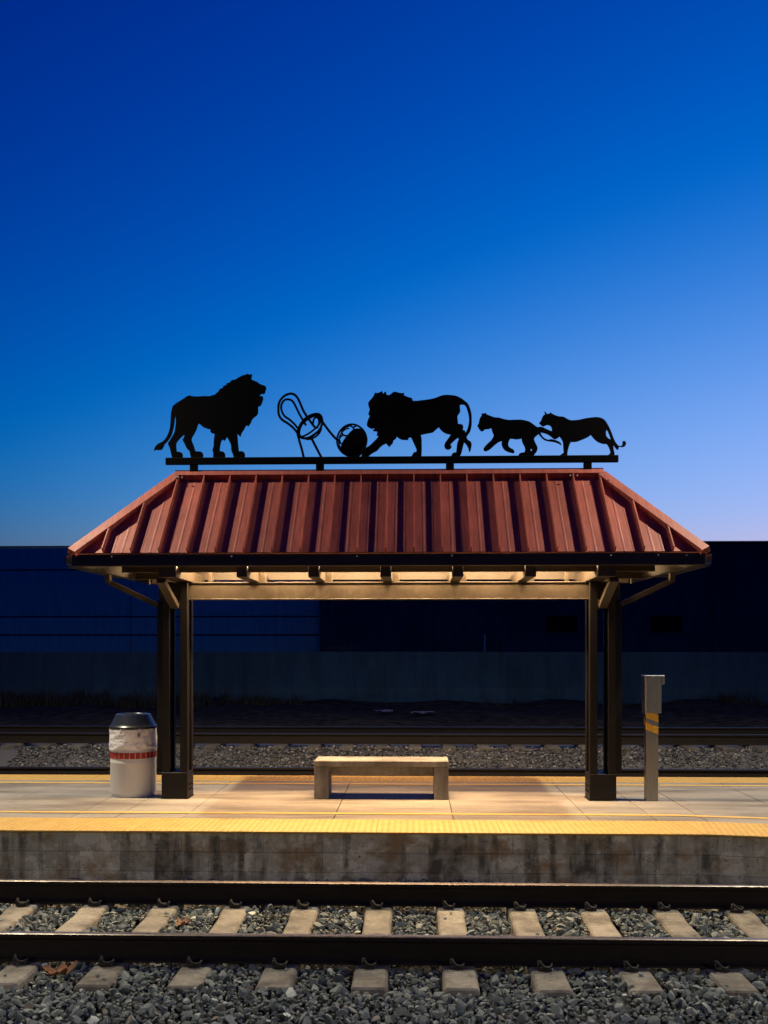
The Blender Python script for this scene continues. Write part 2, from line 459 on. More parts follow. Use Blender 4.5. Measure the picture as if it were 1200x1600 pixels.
mb.loft([[(q0[0], q0[1], 0.003), (q1[0], q1[1], 0.003), (q1[0], q1[1]+0.085, 0.003), (q0[0], q0[1]+0.085, 0.003)],
         [(q0[0], q0[1], 0.0045), (q1[0], q1[1], 0.0045), (q1[0], q1[1]+0.085, 0.0045), (q0[0], q0[1]+0.085, 0.0045)]])
mb.build('yellow_line', M['paint'], platform)
mb = MB(); mb.box(XL, XR, YB-TB-0.30, YB-TB-0.20, 0.003, 0.0045); mb.build('yellow_line', M['paint'], platform)

# the retaining wall under the front edge: courses of concrete blocks
wall = empty('platform_wall', (0, YF, -0.6))
tag(wall, 'stained concrete block wall holding up the front edge of the platform', 'wall')
mb = MB()
pts = [(x, yfront(x)+0.035) for x in px]
mb.loft([[(x, y, -0.64) for x, y in pts] + [(x, y+0.10, -0.64) for x, y in reversed(pts)],
         [(x, y, -0.09) for x, y in pts] + [(x, y+0.10, -0.09) for x, y in reversed(pts)]])
mb.build('mortar_backing', M['mortar'], wall)
rows = [(-0.202, -0.016, 0.0), (-0.392, -0.2045, 0.199), (-0.60, -0.3945, 0.0)]
for z0, z1, off in rows:
    x = -8.6 + off
    while x < 8.2:
        w = 0.398
        x1 = x + w
        a, b = x+0.0012, x1-0.0012
        j = random.uniform(0, 0.0025)
        xs = [a] + ([BX] if a < BX < b else []) + [b]
        foot = [(q, yfront(q)+0.016+j) for q in xs] + [(q, yfront(q)+0.06) for q in reversed(xs)]
        ins = [(q, y+(0.003 if i < len(xs) else 0)) for i, (q, y) in enumerate(foot)]
        mb = MB(); mb.loft([[(p, q, z0) for p, q in ins], [(p, q, z0+0.004) for p, q in foot], [(p, q, z1-0.004) for p, q in foot], [(p, q, z1) for p, q in ins]])
        mb.build('concrete_block', M['block'], wall)
        x = x1

# ---------------------------------------------------------------- railway tracks
def rail_mesh():
    # (y, z) section, top of the head at z = 0
    half = [(0.0, 0.0), (0.024, 0.0), (0.0335, -0.004), (0.037, -0.012), (0.037, -0.030), (0.030, -0.038), (0.010, -0.048), (0.0085, -0.10), (0.0095, -0.150), (0.030, -0.163), (0.072, -0.172), (0.075, -0.185), (0.0, -0.185)]
    sec = half[:-1] + [(-y, z) for y, z in reversed(half[1:-1])]
    mb = MB()
    n = len(sec)
    mb.loft([[(x, y, z) for y, z in sec] for x in (-16.0, 16.0)])
    for i in range(n):
        a, b = sec[i], sec[(i+1) % n]
        if min(a[1], b[1]) >= -0.0045: mb.m[i] = 1
    return mb.mesh('rail')
RAIL = rail_mesh(); RAIL.materials.append(M['rail_rust']); RAIL.materials.append(M['rail_top'])
def sleeper_mesh():
    # origin at the middle of the sleeper, rail-seat level z = 0
    mb = MB(); rings = []
    for y, dz, w in ((-1.275, -0.012, 0.105), (-1.262, 0.0, 0.113), (-0.52, 0.0, 0.113), (-0.40, -0.018, 0.108), (0.40, -0.018, 0.108), (0.52, 0.0, 0.113), (1.262, 0.0, 0.113), (1.275, -0.012, 0.105)):
        rings.append([(-w-0.022, y, -0.20), (w+0.022, y, -0.20), (w+0.004, y, dz-0.018), (w-0.010, y, dz-0.003), (w-0.026, y, dz), (-w+0.026, y, dz), (-w+0.010, y, dz-0.003), (-w-0.004, y, dz-0.018)])
    mb.loft(rings)
    return mb.mesh('sleeper')
SLEEPER = sleeper_mesh(); SLEEPER.materials.append(M['sleeper'])
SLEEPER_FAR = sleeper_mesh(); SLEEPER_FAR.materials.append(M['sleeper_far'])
def clip_mesh():
    # sprung rail clip with its shoulder casting, outer side towards -y
    mb = MB()
    mb.bbox(-0.045, 0.045, -0.055, 0.03, 0.0, 0.028, 0.006)
    mb.bbox(-0.052, -0.030, -0.045, 0.0, 0.0, 0.055, 0.005)
    path = [(-0.045, 0.0, 0.045), (-0.050, -0.02, 0.070), (-0.040, -0.045, 0.078), (-0.030, -0.066, 0.060), (-0.010, -0.075, 0.042), (0.02, -0.07, 0.034), (0.045, -0.045, 0.036), (0.052, -0.01, 0.044), (0.035, 0.03, 0.040), (0.0, 0.045, 0.034)]
    path = [(p[0]*0.9, p[1]*0.85, p[2]*0.86) for p in path]
    mb.tube(path, 0.0085, 6)
    return mb.mesh('rail_clip', True, 50)
CLIP = clip_mesh(); CLIP.materials.append(M['clip'])
def track(label, yc, ztop, x0, x1, phase, clips=True):
    t = empty('railway_track', (0, yc, ztop-0.195)); tag(t, label, 'railway track')
    for s in (-1, 1):
        link('rail', RAIL, None, t, (0, yc + s*0.755, ztop))
    k0 = math.ceil((x0-phase)/0.61); k1 = math.floor((x1-phase)/0.61)
    for k in range(k0, k1+1):
        x = phase + 0.61*k + random.uniform(-0.012, 0.012)
        sl = link('sleeper', SLEEPER if clips else SLEEPER_FAR, None, t, (x, yc + random.uniform(-0.02, 0.02), ztop-0.187)); 
        if clips:
            for s in (-1, 1):
                for q in (-1, 1):
                    c = bpy.data.objects.new('rail_clip', CLIP); COL.objects.link(c); c.parent = sl
                    c.location = (-0.012 + random.uniform(-0.008, 0.008), s*0.755 + q*0.105, -0.001)
                    if q == 1: c.rotation_euler.z = math.pi
    return t
TC1, ZR1 = 7.505, -0.268
TC2, ZR2 = 14.71, -0.19
TC3, ZR3 = 18.15, 0.19
track('nearest railway track with concrete sleepers, in front of the platform', TC1, ZR1, -5.2, 5.2, -0.30)
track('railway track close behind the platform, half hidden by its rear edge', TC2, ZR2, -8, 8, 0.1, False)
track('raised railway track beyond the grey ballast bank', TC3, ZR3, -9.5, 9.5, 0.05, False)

# ---------------------------------------------------------------- ballast
def ico(sub):
    bm = bmesh.new(); bmesh.ops.create_icosphere(bm, subdivisions=sub, radius=1.0)
    bm.verts.index_update()
    v = np.array([p.co[:] for p in bm.verts]); f = np.array([[q.index for q in t.verts] for t in bm.faces]); bm.free()
    return v, f
def rock_protos(sub, n, seed):
    v, f = ico(sub); out = []
    rg = np.random.default_rng(seed)
    for _ in range(n):
        p = v.copy()
        for _c in range(9):          # cut flat facets
            d = rg.normal(size=3); d /= np.linalg.norm(d); lim = rg.uniform(0.34, 0.78)
            t = p @ d; over = np.maximum(t-lim, 0)
            p = p - over[:, None]*d*0.92
        p += rg.normal(size=p.shape)*0.025
        out.append(p*np.array([1.0, rg.uniform(0.6, 0.9), rg.uniform(0.42, 0.72)])*1.15)
    return out, f
def rot_mats(n, rg, flat=0.5):
    ax = rg.normal(size=(n, 2))*flat
    yaw = rg.uniform(0, 2*np.pi, n)
    cx_, sx_ = np.cos(ax[:, 0]), np.sin(ax[:, 0]); cy_, sy_ = np.cos(ax[:, 1]), np.sin(ax[:, 1]); cz_, sz_ = np.cos(yaw), np.sin(yaw)
    Z = np.zeros(n); O = np.ones(n)
    Rx = np.array([[O, Z, Z], [Z, cx_, -sx_], [Z, sx_, cx_]]).transpose(2, 0, 1)
    Ry = np.array([[cy_, Z, sy_], [Z, O, Z], [-sy_, Z, cy_]]).transpose(2, 0, 1)
    Rz = np.array([[cz_, -sz_, Z], [sz_, cz_, Z], [Z, Z, O]]).transpose(2, 0, 1)
    return Ry @ Rx @ Rz
def stone_field(name, pts, sizes, mat, sub, seed, label, flat=0.5):
    rg = np.random.default_rng(seed)
    protos, f = rock_protos(sub, 14, seed)
    n = len(pts); Rm = rot_mats(n, rg, flat)
    idx = rg.integers(0, len(protos), n)
    P = np.stack(protos)[idx]*sizes[:, None, None]
    V = np.einsum('nij,nkj->nki', Rm, P) + pts[:, None, :]
    nv = V.shape[1]
    Fs = (f[None] + (np.arange(n)*nv)[:, None, None]).reshape(-1, 3)
    me = bpy.data.meshes.new(name)
    me.vertices.add(n*nv); me.vertices.foreach_set('co', V.reshape(-1).astype(np.float32))
    me.loops.add(len(Fs)*3); me.loops.foreach_set('vertex_index', Fs.reshape(-1).astype(np.int32))
    me.polygons.add(len(Fs)); me.polygons.foreach_set('loop_start', np.arange(0, len(Fs)*3, 3, dtype=np.int32))
    me.update(calc_edges=True)
    if sub > 1:
        me.polygons.foreach_set('use_smooth', [True]*len(Fs)); me.set_sharp_from_angle(angle=R(24))
    o = link(name, me, mat); tag(o, label, 'ballast', kind='stuff')
    return o
def jitter_grid(x0, x1, y0, y1, s, rg):
    xs = np.arange(x0, x1, s); ys = np.arange(y0, y1, s)
    g = np.stack(np.meshgrid(xs, ys), -1).reshape(-1, 2)
    return g + rg.uniform(-0.5, 0.5, g.shape)*s
def near_ballast():
    rg = np.random.default_rng(5)
    pts = []; sz = []
    for layer, (s, lo, hi, dz) in enumerate(((0.041, 0.020, 0.036, 0.0), (0.068, 0.020, 0.056, 0.016))):
        g = jitter_grid(-4.1, 4.1, 5.2, 9.12, s, rg)
        r = lo*0.8 + (hi-lo*0.8)*rg.uniform(0, 1, len(g))**2.2
        x, y = g[:, 0], g[:, 1]
        off = np.abs(((x + 0.30 + 0.305) % 0.61) - 0.305)      # distance from the nearest sleeper axis
        on = (y > TC1-1.30) & (y < TC1+1.30) & (off < 0.118 + r*0.5)
        foot = np.minimum(np.abs(y-(TC1-0.755)), np.abs(y-(TC1+0.755))) < 0.075
        behind = y > TC1+1.45
        keep = ~on & ~(foot & (layer == 1))
        z = ZR1-0.187-0.045 + dz + 0.014*np.sin(x*2.1+1)*np.sin(y*3.7) + rg.normal(0, 0.006, len(g))
        z = z + np.where(y < 6.2, 0.012, 0) + np.where(behind, -0.004 + 0.028*np.clip((y-8.9)/0.2, 0, 1)*(0.4+0.6*np.sin(x*1.1+2.2)), 0) - np.where(foot, 0.02, 0)
        # stones heaped here and there against the sleepers
        z = z + np.where((off < 0.19) & (y > TC1-1.3), 0.010*np.sin(x*5+y*4), 0)
        far = (y > TC1+0.86) & (y < 8.85)
        keep &= ~(far & (rg.uniform(0, 1, len(g)) < 0.5))
        pts.append(np.stack([x, y, z], 1)[keep]); sz.append(r[keep])
    # single stones that lie on the sleepers
    for k in range(26):
        x = -0.30 + 0.61*int(rg.integers(-6, 7)) + rg.uniform(-0.10, 0.10); y = rg.choice([rg.uniform(6.3, 6.62), rg.uniform(6.95, 8.05)])
        pts.append(np.array([[x, y, ZR1-0.187+0.004 - (0.018 if 7.1 < y < 7.9 else 0)]])); sz.append(np.array([rg.uniform(0.012, 0.026)]))
    P = np.concatenate(pts); S = np.concatenate(sz)
    stone_field('ballast', P, S, M['stone'], 2, 21, 'grey crushed stone ballast around the nearest track', 0.55)
near_ballast()
def far_ballast():
    rg = np.random.default_rng(8)
    g = jitter_grid(-7.0, 7.0, 13.3, 17.2, 0.05, rg)
    x, y = g[:, 0], g[:, 1]
    r = 0.020 + 0.026*rg.uniform(0, 1, len(g))**2
    z = np.interp(y, [13.3, 15.9, 16.85, 17.2], [-0.42, -0.42, -0.045, -0.035]) + rg.normal(0, 0.009, len(g)) + 0.02*np.sin(x*1.9)*np.sin(x*0.7+y*4)
    off = np.abs(((x - 0.05 + 0.305) % 0.61) - 0.305)
    keep = ~((y > TC3-1.29) & (off < 0.12)) & (y > 15.0)
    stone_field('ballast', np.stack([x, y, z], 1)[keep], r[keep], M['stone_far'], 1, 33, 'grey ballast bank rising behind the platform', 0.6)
    mb = MB()
    ys = [13.2, 15.9, 16.85, 19.3, 19.9]; zs = [-0.44, -0.44, -0.07, -0.06, -0.15]
    mb.loft([[(-16, y, z) for y, z in zip(ys, zs)], [(16, y, z) for y, z in zip(ys, zs)]], close=False)
    o = mb.build('ballast_bed', M['stone_far']); tag(o, 'packed ballast bed under the two rear tracks', 'ballast', kind='stuff')
far_ballast()

# ================================================================ THE SHELTER
CX, Y0 = -0.295, 11.2
RUN, EH = 0.90, 3.395                # eave to ridge in plan; half length of the eave
ZE, ZRG = 2.796, 3.752              # panel plane at eave and ridge
SL = (ZRG-ZE)/RUN
shelter = empty('platform_shelter', (CX, Y0, 0))
tag(shelter, 'open platform shelter with red standing seam hipped roof on dark steel posts', 'shelter')

# ---- roof
roof = empty('roof', (CX, Y0, ZE)); roof.parent = shelter; roof.matrix_parent_inverse = Matrix.Translation(shelter.location).inverted()
SP = 0.308
def slope(origin, along, inward, half, apex):
    """one roof slope: origin = middle of its eave; panels between seams, each cut off at the hips"""
    along, inward = Vector(along), Vector(inward)
    up = Vector((0, 0, 1))
    nrm = (up - inward*SL).normalized()
    inset = lambda s: min(apex, half-abs(s))
    P = lambda s, p, h=0.0: Vector(origin) + along*s + inward*p + up*(p*SL) + nrm*h
    ks = range(-int(half/SP), int(half/SP)+1)
    edges = [-half+0.002] + [k*SP for k in ks] + [half-0.002]
    for a, b in zip(edges[:-1], edges[1:]):
        if b-a < 0.02: continue
        w = b-a
        brk = [(a+0.002, 0.0)]
        if w > 0.25:
            for t in (1/3, 2/3):
                c = a + w*t
                brk += [(c-0.013, 0.0), (c-0.008, 0.0022), (c+0.008, 0.0022), (c+0.013, 0.0)]
        brk += [(b-0.002, 0.0)]
        for kink in (half-apex, -(half-apex)):
            if a+0.003 < kink < b-0.003: brk.append((kink, 0.0))
        brk.sort()
        mb = MB(); n = len(brk)
        topv = [P(s, 0.0, h+0.006) for s, h in brk] + [P(s, max(inset(s)-0.01, 0.001), h+0.006) for s, h in brk]
        botv = [P(s, 0.0, -0.004) for s, h in brk] + [P(s, max(inset(s)-0.01, 0.001), -0.004) for s, h in brk]
        fs = []
        for i in range(n-1):
            fs += [(i, i+1, n+i+1, n+i), (2*n+i+1, 2*n+i, 3*n+i, 3*n+i+1), (i+1, i, 2*n+i, 2*n+i+1), (n+i, n+i+1, 3*n+i+1, 3*n+i)]
        fs += [(0, n, 3*n, 2*n), (2*n-1, n-1, 3*n-1, 4*n-1)]
        mb.add(topv+botv, fs)
        for i in range(n-1): mb.m[i*4+1] = 1
        mb.build('roof_panel', [M['roof'], M['roof_under']], roof)
    for k in ks:
        s = k*SP; p1 = inset(s)
        if p1 < 0.06: continue
        mb = MB(); t = 0.0065
        a = [P(s-t, 0.004, 0.002), P(s+t, 0.004, 0.002), P(s+t, 0.004, 0.071), P(s-t, 0.004, 0.071)]
        b = [P(s-t, p1, 0.002), P(s+t, p1, 0.002), P(s+t, p1, 0.071), P(s-t, p1, 0.071)]
        mb.loft([a, b]); mb.build('seam', M['roof'], roof)
    return nrm
nF = slope((CX, Y0-RUN, ZE), (1, 0, 0), (0, 1, 0), EH, RUN)
nB = slope((CX, Y0+RUN, ZE), (-1, 0, 0), (0, -1, 0), EH, RUN)
nL = slope((CX-EH, Y0, ZE), (0, -1, 0), (1, 0, 0), RUN, RUN)
nR = slope((CX+EH, Y0, ZE), (0, 1, 0), (-1, 0, 0), RUN, RUN)
LIFT = 0.075
def hip_cap(name, p, q, n1, n2, w, ext=0.0):
    """folded cap over the edge p-q between the slopes with normals n1 and n2"""
    p, q = Vector(p), Vector(q); e = (q-p).normalized()
    p = p - e*ext
    bis = (n1+n2).normalized(); off = bis*(LIFT/bis.dot(n1))
    m1 = n1.cross(e).normalized(); m2 = n2.cross(e).normalized()
    if m1.dot(n2) > 0: m1 = -m1
    if m2.dot(n1) > 0: m2 = -m2
    m1 = m1 if m1.dot(bis) < 0 else -m1; m2 = m2 if m2.dot(bis) < 0 else -m2
    ring = lambda c: [c+off+m1*w-n1*(LIFT-0.004), c+off+m1*w, c+off, c+off+m2*w, c+off+m2*w-n2*(LIFT-0.004), c+off-bis*0.03]
    mb = MB(); mb.loft([ring(p), ring(q)]); return mb.build(name, M['roof'], roof)
rl, rr_ = (CX-EH+RUN, Y0, ZRG), (CX+EH-RUN, Y0, ZRG)
for sx, n2 in ((-1, nL), (1, nR)):
    for sy, n1 in ((-1, nF), (1, nB)):
        hip_cap('hip_cap', (CX+sx*EH, Y0+sy*RUN, ZE), rl if sx < 0 else rr_, n1, n2, 0.105, 0.03)
hip_cap('ridge_cap', Vector(rl)-Vector((0.02, 0, -0.002)), Vector(rr_)+Vector((0.02, 0, 0.002)), nF, nB, 0.092)
for x in (rl[0]+0.02, rl[0]+0.09, rr_[0]-0.30, rr_[0]-0.38, rr_[0]-0.02, rr_[0]+0.06):
    c = Vector((x, Y0, ZRG)) + nF*(LIFT+0.012) + Vector((0, -0.045, -0.05)) + (Vector((0, -0.05, -0.055)) if x > rr_[0] else Vector((0, 0, 0)))
    mb = MB(); mb.lathe([(0.009, -0.012), (0.009, 0.002), (0.005, 0.005)], c, 8); mb.build('screw', M['screw'], roof)

# ---- eave: fascia boards, gutters
def part(name, mat, *boxes, bev=0.003, parent=None):
    mb = MB()
    for b in boxes: mb.bbox(*b, b=bev)
    return mb.build(name, mat, parent or shelter)
ff = part('fascia', M['fascia'], (CX-EH-0.022, CX+EH+0.022, Y0-RUN-0.030, Y0-RUN+0.012, 2.651, 2.778))
part('fascia', M['fascia'], (CX-EH-0.022, CX+EH+0.022, Y0+RUN-0.012, Y0+RUN+0.030, 2.651, 2.778))
for sx in (-1, 1):
    xa = CX+sx*EH
    part('fascia', M['fascia'], (xa-0.02, xa+0.018, Y0-RUN+0.0125, Y0+RUN-0.0125, 2.653, 2.776))
    x0, x1 = sorted((xa+sx*0.0225, xa+sx*0.115))
    mb = MB()
    sec = [(0, 0.0), (0.07, 0.0), (0.092, 0.035), (0.092, 0.128), (0.080, 0.128), (0.080, 0.04), (0.064, 0.012), (0.0, 0.012)]
    mb.loft([[(xa+sx*(0.0225+a), y, 2.646+b) for a, b in sec] for y in (Y0-RUN+0.02, Y0+RUN-0.02)])
    mb.build('gutter', M['fascia'], shelter)
mb = MB(); mb.box(CX-EH-0.02, CX+EH+0.02, Y0-RUN-0.034, Y0-RUN-0.0305, 2.764, 2.7785); mb.build('drip_edge', M['fascia'], shelter)
for px_ in (-3.27, -1.96, -0.60, 0.42, 2.12, 2.62, 2.92):
    mb = MB(); n = 8
    mb.loft([[(px_+r*math.cos(2*math.pi*k/n), Y0-RUN-0.031-d, 2.756+r*math.sin(2*math.pi*k/n)) for k in range(n)] for r, d in ((0.010, 0), (0.010, 0.004), (0.005, 0.007))])
    mb.build('screw', M['screw'], ff)
# ceiling purlins under the deck and the inner eave plates
for sy in (-1, 1):
    part('eave_plate', M['bronze'], (CX-EH+0.05, CX+EH-0.05, *sorted((Y0+sy*(RUN-0.03), Y0+sy*(RUN-0.10))), 2.70, 2.775))
    part('purlin', M['bronze'], (CX-2.95, CX+2.95, *sorted((Y0+sy*0.60, Y0+sy*0.66)), 2.605, 2.705))
    part('purlin', M['roof_under'], (CX-2.75, CX+2.75, *sorted((Y0+sy*0.42, Y0+sy*0.48)), 3.15, 3.22))

# ---- main beam and cross joists
ZB0, ZB1 = 2.328, 2.534
mb = MB()
x0, x1 = CX-2.485-0.21, CX+2.485+0.21
mb.bbox(x0, x1, Y0-0.075, Y0+0.075, ZB1-0.014, ZB1, 0.002)
mb.bbox(x0, x1, Y0-0.066, Y0+0.066, ZB0+0.0135, ZB1-0.0145, 0.002)
mb.bbox(x0, x1, Y0-0.075, Y0+0.075, ZB0, ZB0+0.013, 0.002)
mb.build('beam', M['bronze'], shelter)
for k in range(-2, 3):
    xj = CX + k*0.785
    part('joist', M['bronze'], (xj-0.058, xj+0.058, Y0-RUN+0.05, Y0+RUN-0.05, ZB1+0.001, ZB1+0.122), bev=0.004)
    for sy in (-1, 1):
        part('hanger_plate', M['bronze'], (xj+0.060, xj+0.135, *sorted((Y0+sy*0.04, Y0+sy*0.05)), ZB1+0.001, ZB1+0.30))
for sx in (-1, 1):
    xc = CX + sx*2.485
    # column: bolted steel base box, inner and outer wide-flange post, outer channel
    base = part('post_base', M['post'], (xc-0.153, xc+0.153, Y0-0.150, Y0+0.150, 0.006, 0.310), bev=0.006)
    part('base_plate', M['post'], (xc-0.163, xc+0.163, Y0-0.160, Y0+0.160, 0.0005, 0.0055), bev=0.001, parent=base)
    for zz in (0.10, 0.16):
        for yy in (-0.05, 0.05):
            xi = xc - sx*0.153
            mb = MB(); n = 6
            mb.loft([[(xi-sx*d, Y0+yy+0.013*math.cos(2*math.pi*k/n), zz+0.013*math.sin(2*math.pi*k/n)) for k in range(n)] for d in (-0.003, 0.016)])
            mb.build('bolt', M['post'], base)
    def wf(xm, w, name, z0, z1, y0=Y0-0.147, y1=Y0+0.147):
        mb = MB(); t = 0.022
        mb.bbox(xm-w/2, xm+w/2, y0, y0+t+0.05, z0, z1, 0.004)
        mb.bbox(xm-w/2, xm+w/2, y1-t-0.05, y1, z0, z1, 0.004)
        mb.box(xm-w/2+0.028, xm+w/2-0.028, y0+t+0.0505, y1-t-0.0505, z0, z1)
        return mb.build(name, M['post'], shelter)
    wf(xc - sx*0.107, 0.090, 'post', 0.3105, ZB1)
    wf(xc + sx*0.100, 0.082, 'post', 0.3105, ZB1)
    xo = xc + sx*0.205
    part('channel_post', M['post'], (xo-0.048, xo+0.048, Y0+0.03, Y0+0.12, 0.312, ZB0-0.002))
    # double joist over the column and its raking brace
    xj = CX + sx*2.39
    part('joist', M['bronze'], (xj-0.097, xj+0.097, Y0-RUN+0.05, Y0+RUN-0.05, ZB1+0.001, ZB1+0.122), bev=0.004)
    for sy in (-1, 1):
        part('hanger_plate', M['bronze'], (xj-sx*0.30-0.02, xj-sx*0.30+0.02, *sorted((Y0+sy*0.04, Y0+sy*0.05)), ZB1+0.001, ZB1+0.30))
        mb = MB(); mb.beam((xc+sx*0.005, Y0+sy*(RUN-0.17), ZB1-0.025), (xc-sx*0.005, Y0+sy*0.15, 2.245), 0.095, 0.055)
        mb.build('brace', M['bronze'], shelter)
        # hip beam out to the corner and the short side beam
        c0 = (CX+sx*(EH-0.06), Y0+sy*(RUN-0.06)); c1 = (CX+sx*2.89, Y0+sy*0.38)
        d = Vector((c1[0]-c0[0], c1[1]-c0[1], 0)).normalized(); nn = Vector((-d.y, d.x, 0))*0.045
        mb = MB()
        ring = lambda c, za, zb: [(c[0]-nn.x, c[1]-nn.y, za), (c[0]+nn.x, c[1]+nn.y, za), (c[0]+nn.x, c[1]+nn.y, zb), (c[0]-nn.x, c[1]-nn.y, zb)]
        mb.loft([ring(c0, 2.652, 2.70), ring(c1, ZB1+0.002, 2.70)])
        mb.build('hip_beam', M['bronze'], shelter)
        xs = sorted((c1[0]+sx*0.0, xj+sx*0.099))
        part('side_beam', M['bronze'], (xs[0], xs[1], *sorted((c1[1]-0.035, c1[1]+0.035)), ZB1+0.010, 2.695))
    # side brace and its hanger
    xe = CX + sx*3.29
    mb = MB(); mb.beam((xc+sx*0.215, Y0-0.07, 2.262), (xe, Y0-0.07, 2.542), 0.055, 0.058)
    br = mb.build('brace', M['bronze'], shelter)
    part('hanger', M['bronze'], (xe-0.032, xe+0.032, Y0-0.102, Y0-0.038, 2.530, 2.700), parent=br)
    part('side_plate', M['bronze'], (*sorted((xe-0.035, xe+0.035)), Y0-0.80, Y0+0.80, 2.672, 2.74))

# ---- strip lights tucked up between the joists
def strip_light(x, y, power):
    fx = part('strip_light', M['pole'], (x-0.29, x+0.29, y-0.045, y+0.045, 2.950, 3.005))
    mb = MB(); mb.bbox(x-0.28, x+0.28, y-0.035, y+0.035, 2.944, 2.9495, 0.002); mb.build('diffuser', M['diffuser'], fx)
    mb = MB(); mb.box(x-0.02, x+0.02, y-0.006, y+0.006, 3.0055, 3.0 + 0.18); mb.build('mounting_strap', M['pole'], fx)
    ld = bpy.data.lights.new('strip_lamp', 'AREA'); ld.shape = 'RECTANGLE'; ld.size = 0.56; ld.size_y = 0.07
    ld.energy = power; ld.color = WARM
    lo = bpy.data.objects.new('strip_lamp', ld); COL.objects.link(lo); lo.parent = fx
    lo.location = (x, y, 2.942)
for k in (-2.5, -1.5, -0.5, 0.5, 1.5, 2.5):
    for yy in (Y0-0.21, Y0+0.21):
        strip_light(CX + k*0.785, yy, STRIP_W*(1.35 if yy < Y0 else 0.45))

# ---------------------------------------------------------------- lamp posts on the platform, added fill lamps across the track
def lamp_post(x, y, z, h, dx, dy, power, label, group):
    """pole at (x, y, z), h tall, its arm reaching (dx, dy)"""
    t = empty('lamp_post', (x, y, z)); tag(t, label, 'street lamp', group)
    mb = MB(); mb.lathe([(0.20, 0.001), (0.20, 0.03), (0.13, 0.05), (0.12, 0.40), (0.10, 0.44), (0.075, 0.46)], (x, y, z), 20); mb.build('base', M['pole'], t, True)
    mb = MB(); mb.lathe([(0.075, 0.461), (0.05, h-0.1), (0.03, h-0.07)], (x, y, z), 16); mb.build('pole', M['pole'], t, True)
    zt = z+h
    mb = MB(); mb.tube([(x, y, zt-0.20), (x+dx*0.35, y+dy*0.35, zt-0.07), (x+dx*0.8, y+dy*0.8, zt-0.04)], 0.03, 8); mb.build('arm', M['pole'], t, True)
    hx, hy = x+dx, y+dy
    mb = MB(); mb.loft([[(hx+a*r, hy+b*r*0.7, q) for a, b in [(math.cos(w), math.sin(w)) for w in [2*math.pi*k/20 for k in range(20)]]] for r, q in ((0.20, zt-0.07), (0.24, zt-0.05), (0.22, zt), (0.10, zt+0.05))])
    hd_ = mb.build('lamp_head', M['pole'], t, True)
    mb = MB(); mb.loft([[(hx+0.15*math.cos(w), hy+0.11*math.sin(w), q) for w in [2*math.pi*k/20 for k in range(20)]] for q in (zt-0.079, zt-0.071)]); mb.build('lens', M['lens'], hd_)
    ld = bpy.data.lights.new('street_lamp_bulb', 'AREA'); ld.shape = 'DISK'; ld.size = 0.16; ld.energy = power; ld.color = POLE_LIGHT
    lo = bpy.data.objects.new('street_lamp_bulb', ld); COL.objects.link(lo); lo.parent = t; lo.location = (dx, dy, h-0.085)
lamp_post(CX-6.2, Y0, 0.0, 6.4, 0.6, -0.32, POLE_W, 'tall grey lamp post on the platform left of the shelter', 'platform lamp posts')
lamp_post(CX+6.2, Y0, 0.0, 6.4, -0.6, -0.32, POLE_W, 'tall grey lamp post on the platform right of the shelter', 'platform lamp posts')
lamp_post(-7.0, 0.6, -0.6, 3.25, 0.0, 0.7, NEAR_FILL_W, 'added low grey fill lamp across the near track, left of the viewer', 'added near side fill lamps')  # unseen pair added to light the platform face, kept below the eaves
lamp_post(7.0, 0.6, -0.6, 3.25, 0.0, 0.7, NEAR_FILL_W, 'added low grey fill lamp across the near track, right of the viewer', 'added near side fill lamps')

